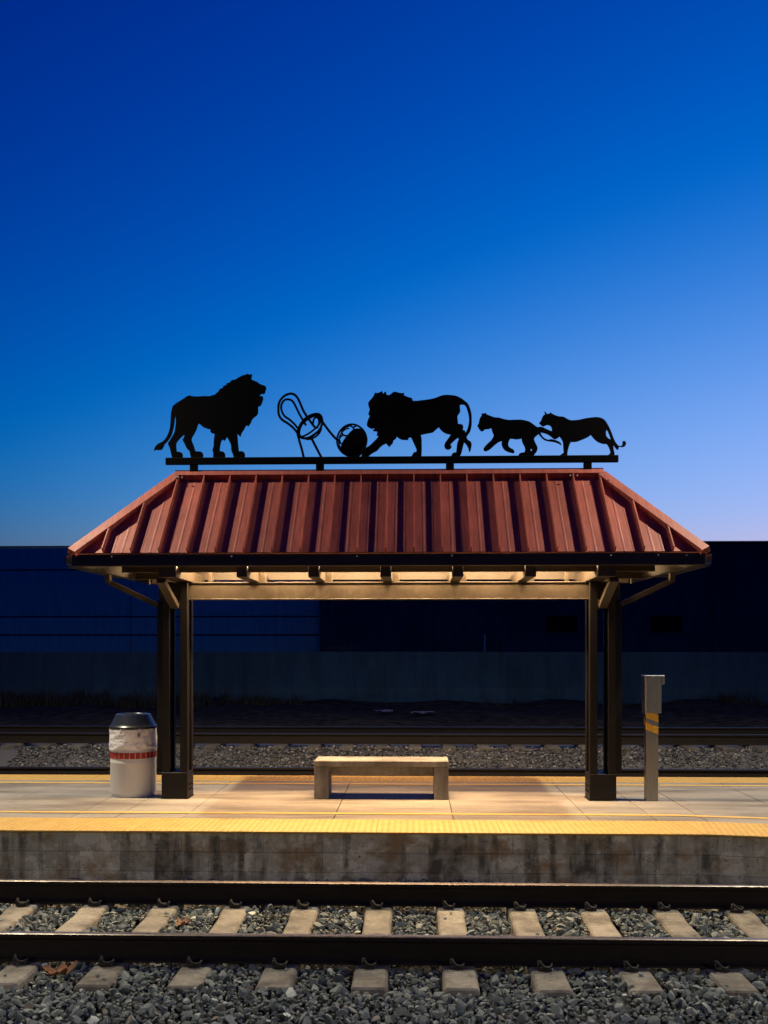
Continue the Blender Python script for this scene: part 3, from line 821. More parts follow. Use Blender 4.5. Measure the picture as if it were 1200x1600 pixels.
# outlines of the cut-out figures: (x, z) in centimetres
LION_A = [(-283.7,461.9), (-279.7,465.4), (-274.7,468.4), (-269.7,471.6), (-264.7,474.4), (-259.0,473.5), (-253.3,473.3), (-246.2,473.7), (-239.1,473.6), (-236.2,474.9), (-233.7,475.1), (-231.9,477.1), (-229.8,478.5), (-228.0,481.3), (-226.6,482.4), (-224.4,483.1), (-223.0,485.9), (-220.5,486.2), (-219.2,488.7), (-217.3,489.0), (-215.5,489.9), (-213.7,492.2), (-211.2,492.5), (-208.8,493.2), (-204.8,495.7), (-200.6,497.7), (-197.0,498.6), (-194.9,499.5), (-192.7,498.6), (-189.5,499.1), (-190.0,495.9), (-190.5,493.4), (-187.8,491.6), (-183.5,490.0), (-180.7,487.7), (-177.1,486.2), (-173.6,484.8), (-172.7,483.4), (-173.2,480.9), (-174.6,476.3), (-176.0,475.6), (-177.8,475.8), (-179.2,475.6), (-180.5,473.7), (-180.1,473.0), (-178.5,473.3), (-176.8,472.8), (-176.3,470.3), (-177.5,466.1), (-179.6,461.8), (-181.7,461.1), (-182.4,460.4), (-182.4,454.1), (-183.6,450.9), (-186.3,448.8), (-189.3,446.0), (-191.3,441.4), (-194.5,437.2), (-195.2,439.0), (-196.9,438.3), (-199.1,434.0), (-202.0,429.8), (-203.4,425.2), (-205.2,427.0), (-207.0,428.8), (-206.8,425.2), (-206.3,418.8), (-205.2,408.2), (-202.7,408.3), (-199.9,407.8), (-198.1,405.3), (-198.1,401.8), (-198.8,400.0), (-210.9,400.1), (-212.3,404.7), (-214.1,409.7), (-214.5,415.4), (-216.9,421.0), (-219.2,425.3), (-221.2,422.5), (-222.6,420.7), (-224.8,422.5), (-226.6,419.0), (-227.6,413.3), (-228.0,408.5), (-224.8,408.2), (-222.5,406.9), (-221.4,404.4), (-221.8,400.2), (-235.5,400.3), (-235.6,407.0), (-236.5,409.8), (-235.1,414.8), (-234.8,421.9), (-233.9,428.2), (-234.8,429.3), (-237.6,430.0), (-239.0,431.5), (-238.7,433.2), (-239.0,434.5), (-241.9,435.0), (-246.2,436.5), (-249.0,438.3), (-252.6,441.5), (-254.0,439.7), (-255.5,434.8), (-258.3,429.1), (-261.2,424.2), (-261.2,421.0), (-259.0,415.6), (-257.2,410.0), (-256.2,408.2), (-253.3,408.4), (-250.5,408.1), (-248.2,406.4), (-247.6,402.8), (-248.3,400.3), (-261.9,400.4), (-263.0,405.0), (-264.0,408.9), (-266.9,411.8), (-269.4,417.1), (-272.2,422.1), (-270.4,424.9), (-269.4,428.8), (-271.9,427.1), (-276.2,422.8), (-279.4,418.6), (-279.7,413.6), (-279.0,408.3), (-275.4,407.9), (-272.6,406.5), (-271.9,403.7), (-272.2,400.5), (-284.4,400.5), (-285.8,406.6), (-287.2,412.3), (-289.4,418.0), (-287.6,420.8), (-285.5,424.3), (-282.2,430.0), (-280.8,435.6), (-280.1,441.3), (-280.1,447.0), (-280.8,451.6), (-281.5,447.0), (-282.2,440.6), (-283.7,433.5), (-285.8,427.2), (-289.7,421.2), (-293.3,417.6), (-295.1,413.7), (-297.2,410.9), (-301.2,410.4), (-304.4,410.5), (-306.2,409.6), (-305.1,413.1), (-302.6,416.6), (-299.0,418.7), (-295.1,420.8), (-291.5,425.1), (-288.7,430.7), (-286.9,437.8), (-286.2,446.3), (-285.8,453.4), (-284.7,458.4)]
LION_B = [(5.0,466.1), (0.0,466.1), (-0.9,469.1), (-3.8,470.1), (-7.5,471.4), (-10.6,473.0), (-9.9,475.8), (-12.5,475.2), (-16.3,475.8), (-21.3,477.0), (-23.8,475.9), (-26.9,473.4), (-28.8,473.0), (-31.0,474.1), (-31.3,477.2), (-32.9,476.9), (-34.5,474.7), (-35.4,476.0), (-36.0,478.1), (-37.9,477.0), (-40.1,476.0), (-42.9,475.4), (-43.5,476.4), (-44.8,475.4), (-45.7,472.9), (-47.6,470.1), (-51.4,465.8), (-52.5,463.3), (-51.7,459.5), (-50.8,456.4), (-51.4,453.9), (-52.3,451.4), (-52.0,450.1), (-50.4,449.4), (-51.7,446.3), (-53.1,443.2), (-54.0,438.8), (-53.6,437.0), (-51.7,435.4), (-48.9,433.9), (-46.4,434.1), (-44.5,435.3), (-45.7,433.1), (-46.9,431.3), (-44.5,430.8), (-41.9,430.7), (-42.0,428.1), (-42.5,425.9), (-40.2,425.0), (-42.0,422.5), (-45.1,419.3), (-48.9,415.6), (-52.0,413.1), (-54.5,411.6), (-55.8,408.8), (-58.9,405.0), (-60.5,402.2), (-60.2,399.5), (-52.0,399.5), (-51.4,401.8), (-47.6,404.9), (-42.0,408.0), (-38.8,411.5), (-35.1,414.6), (-31.3,416.4), (-29.7,414.5), (-27.6,412.0), (-26.0,414.2), (-23.8,416.1), (-22.5,420.1), (-20.0,421.7), (-18.7,424.5), (-16.3,422.3), (-12.5,420.7), (-8.1,420.4), (-5.0,420.5), (-5.6,422.5), (-2.2,423.5), (-0.6,420.3), (1.9,414.7), (4.1,409.6), (4.4,406.5), (1.3,405.6), (-0.6,402.8), (-1.9,400.3), (-2.2,399.2), (10.0,399.1), (10.5,407.7), (10.5,417.1), (10.3,422.1), (9.4,426.2), (9.4,426.2), (16.0,427.6), (23.2,429.0), (25.8,431.0), (30.4,435.1), (32.0,432.9), (35.0,429.9), (38.9,427.6), (44.5,426.3), (42.2,422.7), (39.6,419.1), (37.3,415.5), (37.1,412.2), (38.6,409.6), (41.2,408.6), (44.2,409.8), (45.6,411.8), (44.5,413.8), (44.2,414.8), (47.4,418.0), (50.7,421.0), (53.0,422.6), (53.7,420.9), (52.0,416.0), (51.4,410.8), (50.7,405.2), (48.1,405.2), (46.1,403.6), (44.9,401.0), (45.5,399.5), (53.3,399.5), (56.6,403.5), (57.9,408.1), (59.2,413.4), (60.2,417.0), (62.5,414.7), (64.8,410.7), (65.8,406.8), (66.8,405.8), (67.7,407.4), (68.7,412.6), (68.7,415.9), (67.4,418.2), (64.5,419.9), (62.8,423.2), (64.5,425.8), (67.1,429.7), (68.7,435.6), (69.0,442.8), (68.7,450.0), (67.1,456.6), (64.5,462.2), (60.5,465.9), (55.3,469.5), (50.1,471.7), (44.8,472.5), (37.6,472.8), (32.4,471.7), (26.5,469.4), (19.2,467.8), (9.4,466.6)]
LION_B_HOLE = [(55.3,461.3), (60.2,461.3), (62.5,458.6), (64.5,452.7), (65.8,446.1), (65.6,439.6), (63.8,432.4), (61.8,428.4), (60.9,430.7), (58.6,431.7), (59.2,435.7), (58.2,437.7), (55.6,438.5), (53.0,438.9), (52.7,443.6), (52.3,447.9), (54.0,450.5), (55.6,453.4), (55.2,457.4)]
LIONESS_A = [(80.6,450.9), (82.5,450.5), (85.2,451.3), (86.4,449.6), (89.9,448.1), (95.4,446.1), (100.8,445.6), (105.5,444.1), (111.7,442.9), (117.9,443.0), (125.7,443.0), (131.1,442.2), (136.6,440.4), (141.2,437.2), (144.7,434.6), (147.8,432.9), (149.0,428.2), (151.3,423.5), (154.4,420.8), (158.3,419.4), (160.8,420.0), (165.4,419.2), (170.1,417.3), (172.9,415.0), (173.3,412.9), (171.0,414.5), (166.3,416.4), (160.8,417.4), (156.1,418.2), (152.4,420.1), (149.1,423.5), (146.8,426.4), (146.3,425.5), (143.5,423.2), (141.6,420.5), (142.8,416.6), (145.1,411.9), (145.6,408.8), (144.7,405.6), (142.4,402.5), (141.2,400.6), (140.8,399.0), (123.0,399.1), (124.1,403.0), (126.5,404.3), (130.3,404.9), (131.5,408.1), (131.1,410.4), (129.2,414.3), (127.6,418.2), (127.2,421.2), (124.9,420.6), (121.0,420.2), (117.1,420.8), (114.0,421.0), (112.5,418.3), (111.5,414.4), (112.5,411.3), (114.8,409.7), (117.5,408.1), (118.8,405.8), (118.5,403.9), (115.6,404.3), (110.9,405.8), (107.0,408.2), (104.5,412.1), (103.9,415.3), (104.1,418.4), (100.8,417.2), (96.9,414.5), (93.0,411.0), (89.1,407.9), (85.2,406.4), (82.9,407.6), (82.7,409.5), (84.5,412.3), (88.3,416.1), (92.2,420.0), (94.6,425.1), (93.4,428.2), (92.4,431.7), (91.8,433.7), (89.1,432.5), (84.8,432.2), (82.9,430.6), (80.6,429.6), (78.2,431.8), (76.3,435.0), (75.5,436.5), (77.1,439.2), (77.8,442.8), (79.0,446.3), (80.4,447.8)]
LIONESS_A_HOLE = [(137.6,408.8), (139.1,408.8), (139.3,406.6), (137.7,406.3)]
LIONESS_B = [(153.8,453.0), (155.2,452.5), (157.0,450.1), (159.8,450.6), (161.2,452.0), (162.6,450.6), (166.3,448.7), (171.0,447.2), (176.1,446.7), (180.3,444.4), (184.0,442.7), (188.7,442.6), (194.2,443.1), (201.7,444.7), (208.2,445.6), (215.6,446.0), (221.2,444.5), (224.4,442.2), (226.7,438.9), (229.5,433.7), (232.3,427.2), (235.1,419.7), (237.8,415.0), (240.6,412.2), (243.9,412.6), (245.1,415.0), (244.8,417.3), (246.6,418.2), (248.8,416.3), (248.5,413.1), (246.6,411.2), (243.4,411.0), (240.6,411.5), (240.2,408.5), (238.8,407.5), (236.9,409.9), (234.1,413.6), (234.6,407.6), (235.5,403.8), (235.1,399.2), (228.6,399.2), (228.6,402.0), (230.9,404.3), (230.0,408.5), (228.1,412.7), (226.3,414.6), (222.1,414.9), (216.5,417.0), (211.9,420.8), (208.2,425.3), (204.5,422.7), (198.0,419.8), (191.4,417.5), (184.9,417.2), (183.1,413.5), (181.7,408.8), (180.8,404.2), (180.8,399.5), (170.1,399.6), (172.9,402.3), (176.6,404.7), (176.1,411.7), (175.6,417.3), (173.8,421.0), (171.7,423.7), (169.1,421.5), (165.9,420.6), (162.6,423.0), (158.9,425.8), (154.2,427.7), (149.6,428.7), (145.9,429.6), (144.9,433.4), (147.7,435.2), (151.5,434.7), (156.1,432.6), (160.8,430.5), (162.8,430.0), (162.8,433.3), (161.2,436.1), (158.9,437.2), (156.1,437.1), (153.3,435.7), (151.9,435.7), (150.1,437.3), (147.9,439.5), (148.7,440.8), (150.1,442.2), (151.5,446.4), (153.3,448.8), (155.2,450.0)]
LIONESS_B_HOLE = [(226.3,431.4), (227.6,430.0), (230.0,424.4), (231.5,419.7), (228.6,420.9), (226.3,423.5), (225.5,427.2)]
CHAIR_BACK_OUTER = [(-135.7,429.1), (-140.7,435.2), (-146.8,440.2), (-153.8,444.8), (-157.4,450.4), (-158.1,457.4), (-157.4,464.0), (-154.8,469.0), (-149.8,473.5), (-143.7,475.4), (-138.7,473.9), (-135.2,469.8), (-132.1,463.3), (-129.1,456.2), (-125.6,450.2), (-121.6,444.6), (-117.5,439.0), (-114.5,435.5)]
CHAIR_BACK_INNER = [(-135.7,435.1), (-139.7,440.2), (-145.8,445.8), (-150.8,449.3), (-154.3,454.9), (-155.4,461.4), (-153.8,466.5), (-150.8,469.4), (-146.8,469.9), (-142.7,468.4), (-139.7,464.3), (-136.7,458.3), (-133.7,452.2), (-130.6,446.7), (-127.6,441.6), (-126.1,439.1)]
CHAIR_RING_A = [(-135.2,433.1), (-131.6,441.1), (-125.6,448.1), (-118.5,451.6), (-112.5,452.3), (-108.5,450.0), (-106.6,444.0), (-107.2,438.0), (-110.0,432.0), (-115.5,427.0), (-122.6,423.0), (-129.6,423.0), (-134.2,426.1), (-135.7,430.1)]
CHAIR_RING_B = [(-133.2,433.1), (-130.6,440.1), (-124.6,446.1), (-118.0,449.6), (-112.5,450.3), (-110.0,448.0), (-108.9,443.0), (-111.0,438.0), (-115.5,433.0), (-120.5,429.0), (-125.6,426.0), (-130.6,424.3), (-133.2,427.1)]
CHAIR_RING_C = [(-131.1,423.6), (-122.6,421.8), (-115.5,424.5), (-110.5,428.9), (-107.7,434.9)]
CHAIR_RUNG = [(-117.5,441.0), (-116.5,446.1), (-113.5,448.6), (-111.0,446.0), (-110.7,441.0), (-113.0,436.0), (-116.0,436.0)]
CHAIR_LEG_A = [(-135.7,428.6), (-133.2,419.0), (-130.6,410.0), (-128.4,400.4)]
CHAIR_LEG_B = [(-119.0,422.5), (-113.5,411.9), (-107.5,400.3)]
CHAIR_LEG_C = [(-106.9,443.5), (-99.4,432.9), (-91.8,423.8), (-87.8,420.3)]
BALL_PLATE = [(-59.7,433.4), (-66.7,434.2), (-71.2,432.2), (-76.3,427.2), (-81.3,420.7), (-84.1,414.7), (-85.3,408.7), (-82.3,405.7), (-77.3,401.8), (-73.2,400.1), (-65.2,400.0), (-61.2,403.0), (-56.7,408.0), (-54.3,413.5), (-53.6,420.5), (-54.7,426.6), (-56.7,430.6)]
BALL_STAR_A = [(-77.3,425.7), (-81.8,426.7), (-83.3,430.8), (-80.3,434.8), (-74.2,437.5)]
BALL_STAR_B = [(-73.7,437.9), (-70.2,435.5), (-66.7,437.2)]
BALL_STAR_C = [(-70.2,435.5), (-69.0,432.2)]
BALL_STAR_D = [(-87.8,418.7), (-83.3,416.2), (-80.3,418.7)]
BALL_STAR_E = [(-82.3,426.7), (-86.3,422.8), (-85.3,417.7)]

# ================================================================ THE ROOF SCULPTURES
ZT = 4.010
rail_t = empty('sculpture_rail', (CX, Y0, ZRG+0.06)); tag(rail_t, 'long black steel bar on four short stubs above the red roof ridge', 'steel bar')
mb = MB(); mb.bbox(-2.922, 2.395, Y0-0.022, Y0+0.022, 3.927, ZT, 0.005); mb.build('bar', M['black_steel'], rail_t)
for x in (-2.586, -1.092, 0.435, 2.039):
    mb = MB(); mb.bbox(x-0.047, x+0.047, Y0-0.020, Y0+0.020, 3.76, 3.9265, 0.003); mb.build('stub', M['black_steel'], rail_t)

def densify(pts, closed=True, step=6.0):
    """round the traced corners a little: Catmull-Rom where the outline bends gently, straight where it is sharp"""
    n = len(pts); out = []
    for i in range(n if closed else n-1):
        p0 = pts[(i-1) % n] if closed or i > 0 else pts[i]
        p1 = pts[i]; p2 = pts[(i+1) % n]
        p3 = pts[(i+2) % n] if closed or i+2 < n else p2
        v1 = Vector(p1)-Vector(p0); v2 = Vector(p2)-Vector(p1); v3 = Vector(p3)-Vector(p2)
        ang = lambda a, b: math.degrees(a.angle(b)) if a.length > 1e-6 and b.length > 1e-6 else 0
        out.append(p1)
        L = v2.length
        k = max(1, int(L/1.2))
        if k == 1: continue
        s1 = ang(v1, v2) > 58; s2 = ang(v2, v3) > 58
        t1 = v2 if s1 else (Vector(p2)-Vector(p0))*0.5
        t2 = v2 if s2 else (Vector(p3)-Vector(p1))*0.5
        t1 = t1.normalized()*min(t1.length, L*1.1); t2 = t2.normalized()*min(t2.length, L*1.1)
        for q in range(1, k):
            t = q/k; h1 = 2*t**3-3*t**2+1; h2 = t**3-2*t**2+t; h3 = -2*t**3+3*t**2; h4 = t**3-t**2
            v = Vector(p1)*h1 + t1*h2 + Vector(p2)*h3 + t2*h4
            out.append((v.x, v.y))
    if not closed: out.append(pts[-1])
    return out
def plate(name, outline, holes, y, th, parent=None, label=None, cat=None, group=None):
    """flame-cut steel plate standing upright in the XZ plane (outline in centimetres)"""
    cu = bpy.data.curves.new(name, 'CURVE'); cu.dimensions = '2D'; cu.fill_mode = 'BOTH'; cu.extrude = th/2; cu.bevel_depth = 0.0
    for poly in [outline] + holes:
        pts = densify(poly)
        sp = cu.splines.new('POLY'); sp.points.add(len(pts)-1); sp.use_cyclic_u = True
        for q, (a, b) in zip(sp.points, pts): q.co = (a/100, b/100, 0, 1)
    tmp = bpy.data.objects.new(name, cu); COL.objects.link(tmp)
    dg = bpy.context.evaluated_depsgraph_get()
    me = bpy.data.meshes.new_from_object(tmp.evaluated_get(dg)); me.name = name
    bpy.data.objects.remove(tmp)
    me.transform(Matrix.Translation((0, y, 0)) @ Matrix.Rotation(R(90), 4, 'X'))
    me.materials.clear()
    o = link(name, me, M['black_steel'], parent)
    if label: tag(o, label, cat, group)
    return o
G = 'animal silhouettes on the roof'
plate('lion_cutout', LION_A, [], Y0, 0.022, None, 'roaring black lion silhouette with raised head, leftmost on the roof bar', 'sculpture', G)
plate('lion_cutout', LION_B, [LION_B_HOLE], Y0, 0.022, None, 'black maned lion silhouette reaching its paw to the ball', 'sculpture', G)
plate('lioness_cutout', LIONESS_A, [LIONESS_A_HOLE], Y0-0.004, 0.022, None, 'small black lioness silhouette striding left, just right of the maned lion', 'sculpture', G)
plate('lioness_cutout', LIONESS_B, [LIONESS_B_HOLE], Y0+0.022, 0.022, None, 'rightmost black lioness silhouette with a paw on the lioness ahead', 'sculpture', G)

ball = empty('ball_cutout', (-0.717, Y0, ZT)); tag(ball, 'black steel ball with open star pattern under the lion paw', 'sculpture')
cxb, czb = -0.717, 4.204
ringp = [(cxb+0.175*math.cos(a), Y0+0.012*math.sin(3*a), czb+0.186*math.sin(a)) for a in [2*math.pi*k/48 for k in range(48)]]
mb = MB(); mb.tube(ringp, 0.0115, 8, True); mb.build('rim', M['black_steel'], ball, True, 60)
plate('ball_plate', BALL_PLATE, [], Y0, 0.020, ball)
for st in (BALL_STAR_A, BALL_STAR_B, BALL_STAR_C, BALL_STAR_D, BALL_STAR_E):
    mb = MB(); mb.tube([(a/100, Y0-0.002, b/100) for a, b in densify(st, False)], 0.0105, 6); mb.build('star_strut', M['black_steel'], ball, True, 60)
inner = [(cxb-0.02+0.135*math.cos(a), Y0+0.03, czb-0.005+0.155*math.sin(a)) for a in [math.radians(95+4*k) for k in range(32)]]
mb = MB(); mb.tube(inner, 0.008, 6); mb.build('inner_rim', M['black_steel'], ball, True, 60)

chair = empty('chair_cutout', (-1.2, Y0, ZT)); tag(chair, 'tipped black bentwood chair made of bent steel rod, on the roof bar', 'sculpture')
def rod(name, pts, r, y0_, y1_, closed=False, bow=0.0):
    p = densify(pts, closed)
    n = len(p)
    mb = MB(); mb.tube([(a/100, Y0 + y0_ + (y1_-y0_)*i/max(1, n-1) + bow*math.sin(math.pi*i/max(1, n-1)) if not closed else Y0+y0_+bow*math.sin(2*math.pi*i/n), b/100) for i, (a, b) in enumerate(p)], r, 8, closed)
    return mb.build(name, M['black_steel'], chair, True, 60)
rod('back_frame', CHAIR_BACK_OUTER, 0.0145, -0.02, 0.02, False, -0.02)
rod('back_frame', CHAIR_BACK_INNER, 0.0130, -0.015, 0.03, False, 0.02)
rod('seat_ring', CHAIR_RING_A, 0.0150, 0, 0, True, 0.03)
rod('seat_ring', CHAIR_RING_B, 0.0115, 0, 0, True, 0.04)
rod('seat_ring', CHAIR_RING_C, 0.0115, -0.02, 0.02)
rod('rung', CHAIR_RUNG, 0.0120, 0.01, 0.03)
rod('leg', CHAIR_LEG_A, [0.0145]*200, -0.02, 0.0)
rod('leg', CHAIR_LEG_B, [0.0145]*200, 0.02, 0.0)
rod('leg', CHAIR_LEG_C, [0.0145]*200, 0.02, 0.0)

# ================================================================ THINGS ON THE PLATFORM
# ---- concrete bench
bx0, bx1, by0, by1 = -1.150, 0.416, 11.07, 11.53
bench = empty('concrete_bench', ((bx0+bx1)/2, (by0+by1)/2, 0)); tag(bench, 'plain concrete bench under the shelter', 'bench')
def bpart(name, *b, bev=0.006):
    mb = MB(); mb.bbox(*b, b=bev); return mb.build(name, M['bench'], bench)
bpart('seat', bx0, bx1, by0, by1, 0.381, 0.449)
bpart('leg', bx0+0.002, bx0+0.168, by0+0.004, by1-0.004, 0.0015, 0.3805)
bpart('leg', bx1-0.168, bx1-0.002, by0+0.004, by1-0.004, 0.0015, 0.3805)
bpart('apron', bx0+0.1685, bx1-0.1685, by0+0.17, by1-0.17, 0.255, 0.3805)

# ---- litter bin
tx, ty, tr = -3.355, 11.36, 0.268
can = empty('trash_can', (tx, ty, 0)); tag(can, 'round white trash can with dark lid and plastic liner beside the left post', 'trash can')
mb = MB(); mb.lathe([(0.245, 0.001), (0.258, 0.004), (0.260, 0.02), (0.255, 0.026), (tr-0.004, 0.032), (tr, 0.05), (tr, 0.40), (tr+0.0015, 0.405), (tr, 0.41), (tr, 0.80), (tr-0.01, 0.81), (0.20, 0.81)], (tx, ty, 0), 56)
mb.build('body', M['can'], can, True, 30)
mb = MB(); mb.lathe([(tr+0.0005, 0.452), (tr+0.0022, 0.453), (tr+0.0022, 0.532), (tr+0.0005, 0.533)], (tx, ty, 0), 56); band = mb.build('reflector_band', M['sticker'], can, True, 30)
NB = 26
for k in range(NB):
    a0 = 2*math.pi*(k+0.06)/NB; a1 = 2*math.pi*(k+0.94)/NB
    mb = MB(); rings = []
    for q in range(4):
        a = a0 + (a1-a0)*q/3
        rings.append([(tx+r*math.cos(a), ty+r*math.sin(a), z) for r, z in ((tr+0.0024, 0.4565), (tr+0.0045, 0.4565), (tr+0.0045, 0.5285), (tr+0.0024, 0.5285))])
    mb.loft(rings); mb.build('reflector', M['red'], band)
# liner folded over the rim: wrinkled skirt
rg = random.Random(4)
ph = [rg.uniform(0, 6.3) for _ in range(8)]
def wob(a, z):
    t = (0.82-z)/0.28
    return 0.002 + 0.0022*math.sin(7*a+ph[0]+9*t) + 0.0018*math.sin(17*a+ph[1]-6*t) + 0.003*math.sin(3*a+ph[2])*t + 0.0014*math.sin(31*a+ph[3]+14*t) + 0.0015*math.sin(26*t+4*a)*(0.3+0.7*t)
n = 120; mb = MB(); rings = []
for i in range(18):
    t = i/17; z = 0.818 - 0.262*t
    ring = []
    for k in range(n):
        a = 2*math.pi*k/n
        sag = (0.012*math.sin(2*a+0.6) + 0.010*math.sin(5*a+1.0))*t
        r = tr + 0.005 + wob(a, z) + 0.011*t**3
        if i == 17: r = tr + 0.003
        ring.append((tx+r*math.cos(a), ty+r*math.sin(a), z-sag))
    rings.append(ring)
mb.loft(rings, True)
mb.f = mb.f[:-2]; mb.m = mb.m[:-2]
mb.build('plastic_liner', M['bag'], can, True, 180)
mb = MB(); mb.lathe([(tr+0.010, 0.800), (tr+0.012, 0.812), (tr+0.012, 0.828), (tr+0.004, 0.836), (0.262, 0.846), (0.255, 0.862), (0.214, 0.945), (0.206, 0.966), (0.196, 0.972), (0.150, 0.972), (0.142, 0.964), (0.140, 0.90), (0.06, 0.90)], (tx, ty, 0), 56)
mb.build('lid', M['lid'], can, True, 32)
a = R(-62)
def on_can(u, z, r): 
    q = a + u/r; return (tx+r*math.cos(q), ty+r*math.sin(q), z)
rs = tr + 0.026
mb = MB(); mb.loft([[on_can(u, 0.70 + 0.10*0, rs) if False else on_can(u, z, r_) for u, z, r_ in ((-0.042, 0.705, rs), (0.030, 0.690, rs), (0.045, 0.775, rs-0.004), (-0.030, 0.792, rs-0.004))],
                    [on_can(u, z, r_+0.002) for u, z, r_ in ((-0.042, 0.705, rs), (0.030, 0.690, rs), (0.045, 0.775, rs-0.004), (-0.030, 0.792, rs-0.004))]])
st = mb.build('sticker', M['sticker'], can)
mb = MB(); mb.tube([on_can(0.002+0.012*math.cos(q), 0.744+0.018*math.sin(q), rs+0.0015) for q in [2*math.pi*k/14 for k in range(14)]], 0.0028, 5, True)
mb.tube([on_can(0.002, 0.735, rs+0.0015), on_can(0.002, 0.757, rs+0.0015)], 0.0026, 5); mb.tube([on_can(-0.006, 0.722, rs+0.0015), on_can(0.012, 0.720, rs+0.0015)], 0.0025, 5)
mb.build('printed_emblem', M['ink'], st)

# ---- ticket reader post
pxm, pym = 2.757, 11.125
post = empty('card_reader_post', (pxm, pym, 0)); tag(post, 'slim steel card reader post with two yellow tape stripes, right of the shelter', 'card reader')
mb = MB(); mb.bbox(pxm-0.067, pxm+0.067, pym-0.06, pym+0.06, 0.001, 1.012, 0.004); mb.build('column', M['steel'], post)
mb = MB(); mb.bbox(pxm-0.084, pxm+0.094, pym-0.10, pym+0.11, 1.0125, 1.432, 0.004); hd = mb.build('reader_box', M['steel'], post)
mb = MB(); mb.bbox(pxm-0.090, pxm+0.130, pym-0.106, pym+0.116, 1.4325, 1.446, 0.003); mb.bbox(pxm+0.0945, pxm+0.130, pym-0.10, pym+0.11, 1.345, 1.432, 0.004); mb.build('hood', M['steel'], hd)
mb = MB(); mb.bbox(pxm-0.067, pxm-0.045, pym-0.0600, pym-0.0606, 0.02, 0.42, 0.0001)
for z in (0.905, 0.765):
    mb = MB()
    x0, x1, yf, ys = pxm-0.0685, pxm+0.0685, pym-0.0615, pym+0.0615
    drop = 0.055; h = 0.082
    loopb = [(x1, yf, z), (x0, yf, z+drop), (x0, ys, z+drop+0.07), (x1, ys, z+0.07)]
    mb.loft([loopb, [(p[0], p[1], p[2]+h) for p in loopb]]); mb.build('yellow_stripe', M['yellow_tape'], post)

# ---- dry leaves on the ballast
def leaf(x, y, z, s, rz, label):
    """broad lobed dead leaf, cupped and crumpled"""
    rr = random.Random(int(abs(x)*100)); n = 36; k = 5
    mb = MB(); ph_ = [rr.uniform(0, 6.28) for _ in range(4)]
    def P(i, q):
        a = 2*math.pi*i/n; t = q/k
        lobe = 0.72 + 0.22*math.cos(5*a) + 0.07*math.cos(10*a+ph_[0]) + 0.05*math.sin(17*a)
        r = t*lobe
        u, v = r*math.cos(a), r*math.sin(a)*0.8
        h = 0.55*u*u*(1 if u > 0 else 0.5) + 0.75*v*v + 0.10*t*math.sin(3*a+ph_[1]) + 0.05*math.sin(9*a+ph_[2])*t*t
        c, s_ = math.cos(rz), math.sin(rz)
        return (x+s*(u*c-v*s_), y+s*(u*s_+v*c), z+s*h)
    g = [[P(i, q) for i in range(n)] for q in range(1, k+1)]
    vs_ = [P(0, 0)] + [p for ring in g for p in ring]; m_ = len(vs_)
    fs = [(0, 1+i, 1+(i+1) % n) for i in range(n)]
    for q in range(k-1):
        fs += [(1+q*n+i, 1+(q+1)*n+i, 1+(q+1)*n+(i+1) % n, 1+q*n+(i+1) % n) for i in range(n)]
    fs2 = [tuple(m_+w for w in reversed(f)) for f in fs]
    rim = [(1+(k-1)*n+i, m_+1+(k-1)*n+i, m_+1+(k-1)*n+(i+1) % n, 1+(k-1)*n+(i+1) % n) for i in range(n)]
    mb.add(vs_ + [(p[0], p[1], p[2]-0.003) for p in vs_], fs+fs2+rim)
    mb.tube([(x, y, z), (x-s*0.5*math.cos(rz), y-s*0.5*math.sin(rz), z+s*0.25), (x-s*1.1*math.cos(rz), y-s*1.1*math.sin(rz), z+s*0.22)], 0.0022, 5)
    o = mb.build('dry_leaf', M['leaf'], None, True, 60)
    tag(o, label, 'leaf')
leaf(-2.40, 6.40, ZR1-0.187+0.015, 0.125, 0.4, 'large curled brown leaf lying on the ballast by the front sleeper ends')
leaf(-1.86, 7.66, ZR1-0.187-0.005, 0.085, 1.3, 'small brown leaf beside a sleeper between the near rails')

# ================================================================ BACKGROUND
fw = empty('boundary_wall', (0, 29, 0.05)); tag(fw, 'long low grey panel wall beyond the tracks', 'wall')
k = -12
while k < 12:
    x = 2.58 + 3.48*k
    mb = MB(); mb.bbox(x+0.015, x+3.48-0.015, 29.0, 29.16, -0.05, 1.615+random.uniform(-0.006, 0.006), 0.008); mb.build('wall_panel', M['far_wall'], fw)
    mb = MB(); mb.box(x-0.0145, x+0.0145, 29.03, 29.14, -0.05, 1.60); mb.build('joint_post', M['groove'], fw)
    k += 1
# pale warehouse with banded siding
bl = empty('warehouse', (-25, 66, 0.05)); tag(bl, 'pale warehouse with horizontal bands, behind the wall on the left', 'building')
mb = MB(); mb.box(-66, -5.80, 60.06, 80, 0.0, 8.02); mb.build('core', M['groove'], bl)
zr = [0.0, 2.50, 3.66, 6.64, 8.10]
for x1 in (-5.75, -17.9, -30.05, -42.2, -54.35):
    for z0, z1 in zip(zr[:-1], zr[1:]):
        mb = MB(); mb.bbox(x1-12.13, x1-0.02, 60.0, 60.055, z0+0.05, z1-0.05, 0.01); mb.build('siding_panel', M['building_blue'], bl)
mb = MB(); mb.bbox(-66.5, -5.74, 59.93, 60.5, 8.105, 8.17, 0.01); mb.build('coping', M['groove'], bl)
